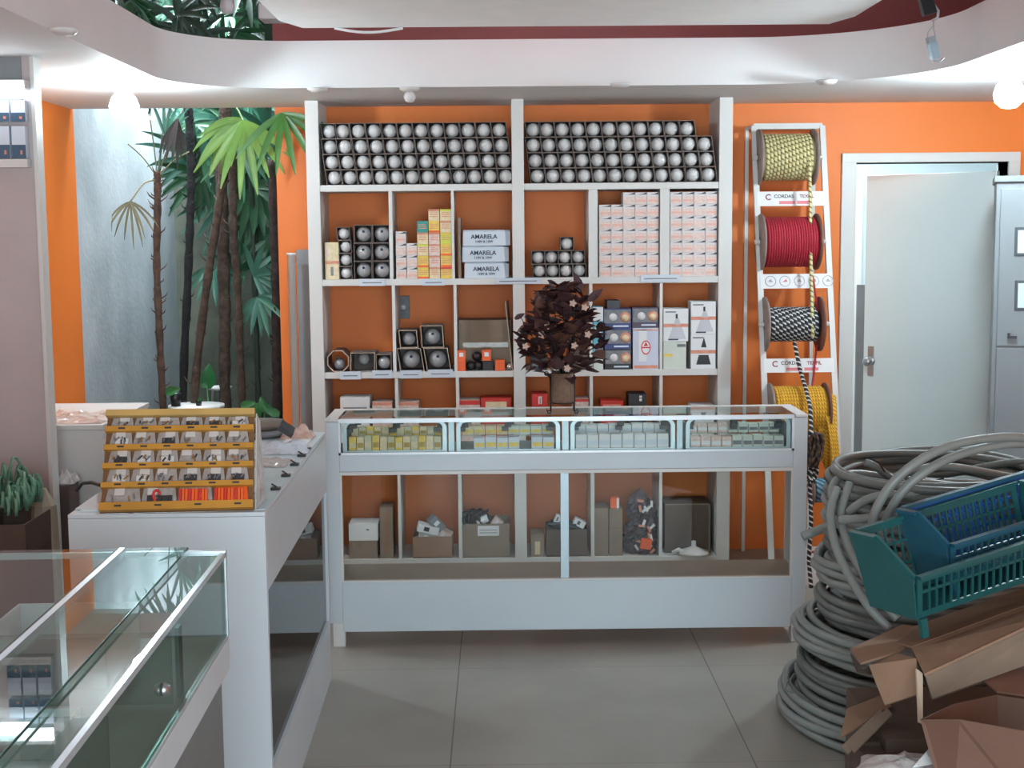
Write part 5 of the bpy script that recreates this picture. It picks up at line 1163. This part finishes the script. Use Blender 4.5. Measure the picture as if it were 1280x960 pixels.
def sm(pts, n=8):
    out = []; P = [Vector(p) for p in pts]
    for i in range(len(P) - 1):
        p0 = P[max(i - 1, 0)]; p1 = P[i]; p2 = P[i + 1]; p3 = P[min(i + 2, len(P) - 1)]
        for k in range(n):
            t_ = k / n; out.append(.5 * ((2 * p1) + (p2 - p0) * t_ + (2 * p0 - 5 * p1 + 4 * p2 - p3) * t_ * t_ + (3 * p1 - p0 - 3 * p2 + p3) * t_ ** 3))
    return out + [P[-1]]
topc = t
for pts in ([(1088, 672, 4.12), (1094, 640, 4.12), (1114, 606, 4.1), (1146, 578, 4.1), (1186, 558, 4.12), (1228, 549, 4.15), (1276, 547, 4.2), (1330, 560, 4.3), (1372, 600, 4.5)],
            [(1104, 668, 4.15), (1110, 644, 4.14), (1130, 612, 4.12), (1162, 586, 4.12), (1200, 568, 4.15), (1240, 558, 4.18), (1284, 555, 4.22), (1336, 570, 4.35), (1376, 612, 4.55)],
            [(1046, 640, 4.45), (1040, 618, 4.5), (1046, 600, 4.55), (1070, 592, 4.6), (1110, 597, 4.62), (1160, 602, 4.65), (1220, 604, 4.7), (1290, 610, 4.8), (1350, 618, 4.8)],
            [(1110, 600, 4.6), (1150, 586, 4.6), (1190, 584, 4.6), (1240, 592, 4.65), (1300, 604, 4.7)], [(1060, 640, 4.35), (1090, 622, 4.3), (1140, 618, 4.28), (1200, 622, 4.3), (1260, 616, 4.35), (1330, 612, 4.4)],
            [(1100, 612, 4.4), (1150, 604, 4.38), (1200, 608, 4.36), (1260, 608, 4.4), (1320, 614, 4.4)], [(1050, 650, 4.3), (1080, 648, 4.25), (1130, 640, 4.22), (1190, 630, 4.24), (1260, 630, 4.3)]):
    m = MB(); m.tube(sm([at(a, b, c) for a, b, c in pts]), r_c, 9); m.build('loose_loop', CABLE, parent=topc)
m = MB(); m.tube(sm([at(1082, 578, 4.55), at(1094, 583, 4.55), at(1112, 596, 4.55), at(1130, 604, 4.5)]), r_c * .9, 9); m.build('cable_end', CABLE2, parent=topc)
m = MB(); m.tube(sm([at(1088, 573, 4.5), at(1098, 578, 4.5), at(1106, 590, 4.5)]), .003, 6); m.tube(sm([at(1150, 588, 4.5), at(1158, 600, 4.5), at(1180, 598, 4.5)]), .003, 6); m.build('binding_wire', BLACK, parent=topc)
# loops falling down the garden side of the pile
for pts in ([(1046, 610, 4.4), (1038, 640, 4.35), (1044, 680, 4.28), (1062, 720, 4.2), (1086, 758, 4.12), (1112, 786, 4.08)], [(1062, 604, 4.42), (1052, 640, 4.36), (1058, 676, 4.28), (1076, 712, 4.2), (1100, 748, 4.12), (1122, 774, 4.08)]):
    m = MB(); m.tube(sm([at(a, b, c) for a, b, c in pts]), r_c, 9); m.build('loose_loop', CABLE, parent=topc)
m = MB(); P = sm([at(1003, 671, 4.7), at(1012, 667, 4.7), at(1022, 663, 4.68), at(1040, 656, 4.6)]); m.tube(P, .016, 12); m.build('cable_end', CABLE, parent=topc)
m = MB(); m.tube(sm([at(1052, 745, 4.5), at(1044, 738, 4.5), at(1041, 736, 4.5)]), .012, 8); m.build('cable_end', CABLE2, parent=topc)
m = MB(); m.tube(sm([at(986, 850, 4.55), at(982, 862, 4.5), at(992, 866, 4.5)]), .0025, 6); m.tube(sm([at(993, 842, 4.55), at(988, 850, 4.52), at(990, 858, 4.5)]), .0025, 6); m.build('binding_wire', CABLE2, parent=topc)
# ------------------------------------------------------------------ plastic crates
def crate(O, yaw, tilt, roll, L, W, H, hf, matx, label, rear=None):
    M = Matrix.Translation(O) @ Matrix.Rotation(yaw, 4, 'Z') @ Matrix.Rotation(-tilt, 4, 'Y') @ Matrix.Rotation(roll, 4, 'X')
    t = thing('stacking_crate', O, label, 'crate')
    th = .006
    def grid(m, o, ax, ay, w_, h_, nx, rows, brd=.02, nrm=None):
        o = Vector(o); ax = Vector(ax); ay = Vector(ay); n = ax.cross(ay).normalized()
        def slab(u0, u1, v0, v1, t0=th):
            P = [o + ax * u + ay * v_ for u, v_ in ((u0, v0), (u1, v0), (u1, v1), (u0, v1))]; m.poly(P, t0)
        slab(0, w_, 0, brd); slab(0, w_, h_ - brd, h_); slab(0, brd, brd, h_ - brd); slab(w_ - brd, w_, brd, h_ - brd)
        for rr in rows: slab(brd, w_ - brd, h_ * rr - .004, h_ * rr + .004)
        for i in range(1, nx): u = brd + (w_ - 2 * brd) * i / nx; slab(u - .0028, u + .0028, brd, h_ - brd)
    fl_ = .03  # outward flare
    m = MB(M); grid(m, (0, 0, 0), (1, 0, 0), Vector((0, -.18, .98)).normalized(), L, hf, 22, (.62,), .018); m.build('front_panel', matx, parent=t)
    m = MB(M); grid(m, (0, W, 0), (1, 0, 0), Vector((0, .10, .99)).normalized(), L, H, 22, (.4, .7), .02); m.build('rear_panel', rear or matx, parent=t)
    for x, s in ((0, -1), (L, 1)):
        m = MB(M); P = [(x, 0, 0), (x, W, 0), (x + s * .02, W + .02, H), (x + s * .02, W * .55, H), (x + s * .012, -.022, hf)]
        m.poly([Vector(p) for p in P], th); m.build('end_panel', matx, parent=t)
        Q = [(x + s * .02, W + .02, H), (x + s * .02, W * .55, H), (x + s * .012, -.022, hf)]
        m = MB(M); 
        for a, b in zip(Q[:-1], Q[1:]): m.bar(a, b, .022, .010, up=(0, 0, 1) if abs(a[2] - b[2]) < .01 else (1, 0, 0))
        m.build('rim', matx, parent=t)
    m = MB(M); m.bar((0, -.026, hf), (L, -.026, hf), .022, .010); m.bar((0, W + .022, H), (L, W + .022, H), .022, .010); m.build('rim', matx, parent=t)
    m = MB(M); m.box(0, L, 0, W, 0, .005); m.build('floor', matx, parent=t)
    m = MB(M); m.box(.0, .022, -.014, .0, -.055, .0); m.build('foot_tab', matx, parent=t)
    return t
O = at(1147, 774, 3.72)
crate(O, math.radians(24), math.radians(8.5), math.radians(-3), .62, .20, .225, .125, TCR, 'teal stacking crate with a low front, tilted on the cable coils')
O2 = at(1188, 728, 3.86)
crate(O2, math.radians(24), math.radians(8.0), math.radians(-3), .60, .15, .20, .115, mat('blue_teal_plastic', (30, 88, 108), .4), 'blue stacking crate nested inside and behind the teal one', rear=BCR)
# ------------------------------------------------------------------ cardboard pile
def sheet(name, pts, matx, th=.006, parent=None, **k):
    m = MB(); m.poly([at(*p) for p in pts], th); return m.build(name, matx, parent=parent, **k)
t = thing('flattened_carton', at(1210, 830, 3.5), 'long folded brown carton lying slanted under the teal crate', 'carton')
sheet('upper_face', [(1140, 812, 3.72), (1330, 742, 3.95), (1330, 764, 3.62), (1156, 845, 3.52)], CARD, parent=t)
sheet('lower_face', [(1156, 845, 3.52), (1330, 764, 3.62), (1330, 812, 3.66), (1164, 872, 3.56)], CARDG, parent=t)
sheet('top_flap', [(1140, 811, 3.725), (1100, 800, 3.95), (1330, 720, 4.15), (1330, 741, 3.955)], CARD, parent=t)
sheet('inner_face', [(1141, 813, 3.74), (1164, 874, 3.575), (1330, 815, 3.7), (1330, 745, 3.97)], CARDD, parent=t)
t = thing('flattened_carton', at(1100, 850, 3.7), 'crumpled open carton end with folded flaps beside the cable coils', 'carton')
sheet('top_flap', [(1063, 813, 3.80), (1128, 783, 4.02), (1176, 789, 3.95), (1122, 817, 3.74), (1076, 831, 3.66)], CARD, parent=t)
sheet('side_flap', [(1087, 832, 3.70), (1122, 818, 3.72), (1146, 824, 3.62), (1150, 868, 3.58), (1107, 882, 3.62), (1100, 862, 3.66)], CARD, parent=t)
sheet('folded_edge', [(1064, 816, 3.82), (1078, 834, 3.70), (1098, 830, 3.74), (1090, 842, 3.8), (1072, 838, 3.86)], CARDD, parent=t)
sheet('torn_strip', [(1144, 836, 3.56), (1152, 842, 3.55), (1150, 880, 3.53), (1152, 905, 3.5), (1147, 903, 3.5)], CARTON_EDGE, parent=t)
t = thing('flattened_carton', at(1080, 900, 3.75), 'brown carton flap lying low against the cable coils', 'carton')
sheet('flap', [(1058, 888, 3.80), (1104, 870, 3.95), (1114, 884, 3.86), (1080, 905, 3.72), (1050, 924, 3.62)], CARD, parent=t)
m = MB(); 
for k in range(2): m.poly([at(1052 + 8 * k, 934 - 2 * k, 3.60), at(1100 + 9 * k, 888 - 2 * k, 3.78), at(1106 + 9 * k, 896 - 2 * k, 3.74), at(1060 + 8 * k, 944 - 2 * k, 3.56)], .004)
m.build('torn_flute', CARDG, parent=t)
sheet('under_flap', [(1060, 962, 3.6), (1062, 930, 3.66), (1120, 910, 3.8), (1150, 930, 3.7), (1130, 975, 3.5)], CARDD, parent=t)
# support box under the pile
m = MB(); a = atz(1105, 985, .15); m.box(1.06, 1.95, 3.62, 4.05, 0, .30); m.build('cardboard_box', CARDD, label='dark closed cardboard box buried below the folded cartons', cat='box')
# open box
t = thing('open_carton', at(1220, 950, 3.2), 'open reddish-brown cardboard box below the long folded carton', 'carton')
RB = mat('reddish_cardboard', (112, 80, 66), .8, var=.06, scale=8); RBD = mat('inner_cardboard', (98, 74, 62), .8, var=.06)
sheet('front_panel', [(1151, 899, 3.30), (1200, 899, 3.22), (1330, 922, 3.12), (1330, 1060, 3.12), (1190, 1040, 3.2)], RB, parent=t)
sheet('side_panel', [(1151, 899, 3.305), (1190, 880, 3.42), (1245, 868, 3.55), (1250, 1000, 3.55), (1192, 1040, 3.21)], RBD, parent=t)
sheet('rear_panel', [(1245, 868, 3.55), (1330, 880, 3.50), (1330, 1010, 3.50), (1250, 1000, 3.55)], RBD, parent=t)
sheet('rear_flap', [(1225, 848, 3.62), (1330, 828, 3.70), (1330, 878, 3.51), (1246, 866, 3.56)], RB, parent=t)
c = at(1130, 962, 3.35); 
m = MB(); q = random.Random(9); n = 14; vs = []; fs = []
for i in range(n + 1):
    for j in range(n + 1):
        th_ = math.pi * i / n; ph = 2 * math.pi * j / n; r_ = 1 + .12 * math.sin(5 * ph + 3 * th_) + q.uniform(-.05, .05)
        vs.append((c.x + .14 * r_ * math.sin(th_) * math.cos(ph), c.y + .10 * r_ * math.sin(th_) * math.sin(ph), c.z - .02 + .05 * r_ * math.cos(th_)))
for i in range(n):
    for j in range(n): a = i * (n + 1) + j; fs.append((a, a + 1, a + n + 2, a + n + 1))
m.add(vs, fs, 0, True); m.poly([at(1140, 960, 3.3), at(1168, 955, 3.3), at(1166, 930, 3.32), at(1158, 940, 3.3)], .002)
m.build('plastic_bag', BAG, label='clear crumpled plastic bag before the open reddish box', cat='bag', fixn=False)
# ------------------------------------------------------------------ garden: palms, pots
def palm(name, label, pts, Y, r, matt, fronds=(), hairs=40, seed=0, up=True):
    q = random.Random(seed); P = [at(a, b, Y) for a, b in pts]
    base = P[-1].copy(); base.z = 0.0; base.x += (P[-1].x - P[-2].x) * .3
    t = thing(name, (base.x, Y, 0), label, 'palm')
    P2 = sm(P + [base], 8); m = MB(); m.tube(P2, r, 9, rads=[r * (1 + .12 * math.sin(i * 1.7)) for i in range(len(P2))])
    for i in range(hairs):
        k = q.uniform(0, len(P2) - 2); p = P2[int(k)].lerp(P2[int(k) + 1], k % 1); a = q.uniform(0, 6.28); d = Vector((math.cos(a), math.sin(a) * .6, .9)) * q.uniform(.03, .07)
        m.tube([p, p + d * .6 + Vector((math.cos(a), 0, 0)) * .012, p + d], .004, 4, rads=[.006, .004, .001])
    m.build('trunk', matt, parent=t)
    return t
def frond(t, P, direction, n, L, Wd, matx, spread=1.9, droop=.5, stalk=None, name='frond', seed=0, flat=(0, -1, 0)):
    """fan leaf: leaflets radiate from P around direction, in the plane facing flat"""
    q = random.Random(seed + 17); P = Vector(P); d0 = Vector(direction).normalized(); f = Vector(flat).normalized(); s = d0.cross(f).normalized(); m = MB()
    for i in range(n):
        a = (i / (n - 1) - .5) * spread + q.uniform(-.06, .06); d = d0 * math.cos(a) + s * math.sin(a) + f * q.uniform(-.15, .3)
        l = L * q.uniform(.8, 1.05) * (1 - .25 * abs(i / (n - 1) - .5)); vs = []; fs = []; sg = 7; d.normalize(); p = P.copy(); dd = d.copy()
        sd = d.cross(f); sd = sd.normalized() if sd.length > .01 else s
        for k in range(sg + 1):
            if p.x < XL + .03: p.x = XL + .03
            if p.y > 9.3: p.y = 9.3
            u = k / sg; w_ = Wd * (math.sin(math.pi * min(1, .12 + .9 * u)) ** .6 if k < sg else .15) * .5
            vs += [p + sd * w_ + f * w_ * .3, p.copy(), p - sd * w_ + f * w_ * .3]; p = p + dd * (l / sg); dd = (dd + Vector((0, 0, -droop * .28))).normalized()
        for k in range(sg): b = k * 3; fs += [(b, b + 1, b + 4, b + 3), (b + 1, b + 2, b + 5, b + 4)]
        m.add(vs, fs, 0, True)
    if stalk is not None: m.tube(sm([Vector(stalk), (Vector(stalk) + P) / 2 + Vector((0, 0, .04)), P], 6), .005, 5)
    m.build(name, matx, parent=t, fixn=False)
p1 = palm('palm_tree', 'slender brown palm trunk rising before the pale garden wall', [(197, 215), (197, 260), (196, 334), (200, 430), (204, 513)], 7.9, .021, mat('red_brown_bark', (104, 78, 66), .9, var=.25, scale=30, bump=.6, bscale=80), seed=1, hairs=60)
for (px, py, dx, dz) in ((188, 150, -.5, 1), (207, 140, .35, 1), (160, 180, -1, .7), (236, 190, 1, .6), (222, 160, .7, 1)):
    e = at(px, py, 7.9 - .1); b0 = at(197, 222, 7.9); m = MB(); m.tube(sm([b0, b0.lerp(e, .5) + Vector((0, 0, .02)), e]), .004, 5); m.build('leaf_stalk', LEAFX, parent=p1)
frond(p1, at(163, 252, 7.75), (0, 0, -1), 9, .26, .014, LEAFX, 2.4, .5, at(196, 225, 7.9), seed=3, name='dry_frond')
frond(p1, at(206, 170, 7.8), (.3, 0, 1), 6, .25, .02, LEAFB, 1.0, .2, at(198, 222, 7.9), seed=4)
p2 = palm('palm_tree', 'black palm trunk, second from the pale wall', [(238, 95), (236, 140), (239, 210), (238, 267), (235, 347), (229, 495)], 8.0, .024, TRUNKB, seed=2, hairs=60)
frond(p2, at(222, 150, 7.8), (-.2, 0, -1), 7, .28, .022, mat('dead_dark_leaf', (70, 62, 60), .8), 1.0, .5, at(238, 140, 8), seed=5, name='dry_frond')
p3 = palm('palm_tree', 'slanting brown palm trunk leaning across the others', [(281, 150), (279, 210), (273, 262), (258, 361), (243, 498)], 7.85, .024, TRUNK, seed=3)
p4 = palm('palm_tree', 'thickest brown palm trunk under the light green fan leaf', [(283, 70), (282, 140), (277, 220), (279, 312), (281, 400), (281, 482)], 8.15, .036, TRUNK, seed=4)
p5 = palm('palm_tree', 'straight brown palm trunk beside the thickest one', [(291, 150), (291, 249), (293, 310), (297, 361), (303, 513)], 7.95, .023, TRUNK, seed=5)
p6 = palm('palm_tree', 'thin dark green cane with fan leaves near the garden jamb', [(313, 200), (317, 312), (320, 400), (323, 504)], 8.3, .018, mat('green_cane', (44, 62, 48), .6), seed=6, hairs=15)
p7 = palm('palm_tree', 'dark brown trunk close against the orange jamb', [(341, 200), (344, 300), (346, 400), (347, 520)], 8.1, .03, mat('dark_brown_bark', (62, 48, 46), .9, var=.25, scale=30, bump=.6), seed=7)
frond(p4, at(305, 152, 7.25), (.05, -.1, -1), 8, .42, .040, LEAFL, 2.1, .3, at(283, 130, 8.1), seed=8)
frond(p5, at(302, 150, 7.35), (-.7, 0, -.5), 6, .34, .04, LEAFL, 1.2, .5, at(291, 170, 7.9), seed=9)
frond(p7, at(353, 142, 6.98), (.25, -.1, -1), 7, .36, .034, mat('mid_green_leaf', (70, 120, 52), .4, var=.15, scale=8), 2.4, .3, at(341, 200, 8.1), seed=10)
q = random.Random(21)
tr = [p2, p3, p4, p5, p6, p7]
near = lambda X: min(tr, key=lambda p_: abs(p_.location.x - X + q.uniform(-.03, .03)))
for i in range(46):
    px, py = q.uniform(245, 345), q.uniform(95, 290)
    if py > 230: px = q.uniform(290, 345)
    Y = q.uniform(8.2, 9.1); a = q.uniform(0, 6.28)
    frond(near(at(px, py, Y).x), at(px, py, Y), (math.cos(a), -.2, math.sin(a) * .7 - .2), 9, q.uniform(.3, .45), q.uniform(.035, .055), LEAFB if q.random() < .35 else LEAFD, q.uniform(2, 3.6), .35, seed=100 + i, flat=(q.uniform(-.3, .3), -1, q.uniform(-.4, .4)))
for (px, py, Y, mt, a) in ((323, 372, 8.1, LEAFB, -1.2), (318, 345, 8.2, LEAFB, .3), (267, 334, 8.3, LEAFB, -1.5), (330, 335, 8.3, LEAFD, 0), (300, 340, 8.4, LEAFD, 2), (335, 300, 8.3, LEAFD, -1.2)):
    frond(p6, at(px, py, Y), (math.cos(a), -.1, math.sin(a)), 9, .26, .035, mt, 2.8, .4, seed=int(px))
# canopy seen above the soffit, over the light well
LEAFC = mat('backlit_shade_leaf', (26, 60, 46), .4, var=.2, scale=6)  # backlit shade of the canopy put into a darker leaf colour
for i in range(150):
    X = q.uniform(XL + .1, GX - .02) if i < 105 else GX - q.uniform(0.02, .25); Y = q.uniform(7.4, 9.4); Z = q.uniform(2.6, 3.45) + (Y - 7.4) * .1; a = q.uniform(0, 6.28)
    frond(near(X), (X, Y, Z), (math.cos(a), -.2, math.sin(a)), 9, q.uniform(.22, .34), q.uniform(.026, .042), LEAFC if q.random() < .75 else LEAFD, q.uniform(2.4, 4), .35, seed=300 + i, flat=(q.uniform(-.5, .5), -1, q.uniform(-.5, .5)))
# pots and stools
GY = 7.75
def zy(py, Y=GY, px=240): return at(px, py, Y).z
x0, x1b = at(211, 505, GY).x, at(280, 505, GY).x; zt_ = zy(506); c0 = (x0 + x1b) / 2
t = thing('round_garden_table', (c0, GY, 0), 'round black and white garden table behind the hardware rack', 'table')
m = MB(); m.lathe([(0, zt_ - .02), ((x1b - x0) / 2, zt_ - .02), ((x1b - x0) / 2, zt_), (0, zt_)], 32, O=(c0, GY, 0)); m.build('tabletop', WHITE2, parent=t)
m = MB(); m.lathe([(0, zt_ - .09), (.12, zt_ - .09), (.13, zt_ - .021), (0, zt_ - .021)], 28, O=(c0, GY, 0)); m.build('apron', BLACK, parent=t)
m = MB(); m.lathe([(.14, 0), (.14, .02), (.025, .04), (.025, zt_ - .09)], 20, O=(c0, GY, 0)); m.build('pedestal', BLACK, parent=t)
def pot(px0, px1, ya, yb, Y, z0, label, leaves, matx=BLACK):
    a, b = at(px0, ya, Y).x, at(px1, ya, Y).x; c_ = (a + b) / 2; r_ = (b - a) / 2; zt2 = z0 + (at(px0, ya, Y).z - at(px0, yb, Y).z)
    t = thing('potted_plant', (c_, Y, z0), label, 'potted plant')
    m = MB(); m.lathe([(0, z0 + .0005), (r_ * .75, z0 + .0005), (r_, zt2), (r_ * .85, zt2), (r_ * .8, zt2 - .01), (0, zt2 - .01)], 20, O=(c_, Y, 0)); m.build('pot', matx, parent=t)
    for k, (px, py, ang, L, W2) in enumerate(leaves):
        m = MB(); p = at(px, py, Y - .03); d = Vector((math.cos(ang), -.15, math.sin(ang))); leaf(m, p - d * L * .5, d, (0, -1, .25), L, W2, 0, .15, 6); m.tube([Vector((c_, Y, zt2 - .01)), p - d * L * .45], .003, 5)
        m.build('leaf', mat('glossy_green_leaf', (44, 116, 62), .35, var=.1), parent=t, fixn=False)
pot(212, 227, 494, 510, GY - .06, zt_ + .0003, 'black pot with one broad green leaf on the round garden table', [(216, 488, .3, .09, .055)])
pot(244, 252.5, 502, 509, GY - .04, zt_ + .0003, 'tiny black pot on the round garden table', [(250, 499, .5, .03, .02)])
st_ = at(275, 483, 8.2); zt3 = st_.z
t = thing('garden_stool', (st_.x, 8.2, 0), 'pale round stool among the palm trunks', 'stool')
m = MB(); m.lathe([(0, zt3 - .018), (.07, zt3 - .018), (.07, zt3), (0, zt3)], 28, O=(st_.x, 8.2, 0)); m.build('seat', WHITE2, parent=t)
for a in range(4):
    m = MB(); ca, sa = math.cos(a * 1.57 + .4), math.sin(a * 1.57 + .4); m.bar((st_.x + .045 * ca, 8.2 + .045 * sa, zt3 - .018), (st_.x + .075 * ca, 8.2 + .075 * sa, 0), .012, .012); m.build('leg', ALUD, parent=t)
pot(259, 272, 484, 500, 8.02, zy(500, 8.02) * 0 + .0, 'tall pot with a big upright green leaf beside the pale stool', [(260, 470, 1.45, .15, .10), (253, 478, 2.3, .08, .05)], GREY)
o = bpy.data.objects
pot(318, 340, 508, 530, 7.7, 0, 'low bushy green plant at the garden opening corner', [(310 + 6 * k, 505 + (k % 3) * 5, .3 + .5 * k, .09, .05) for k in range(6)], DGREY)
for o in bpy.data.objects:
    if '_o' in o: del o['_o']
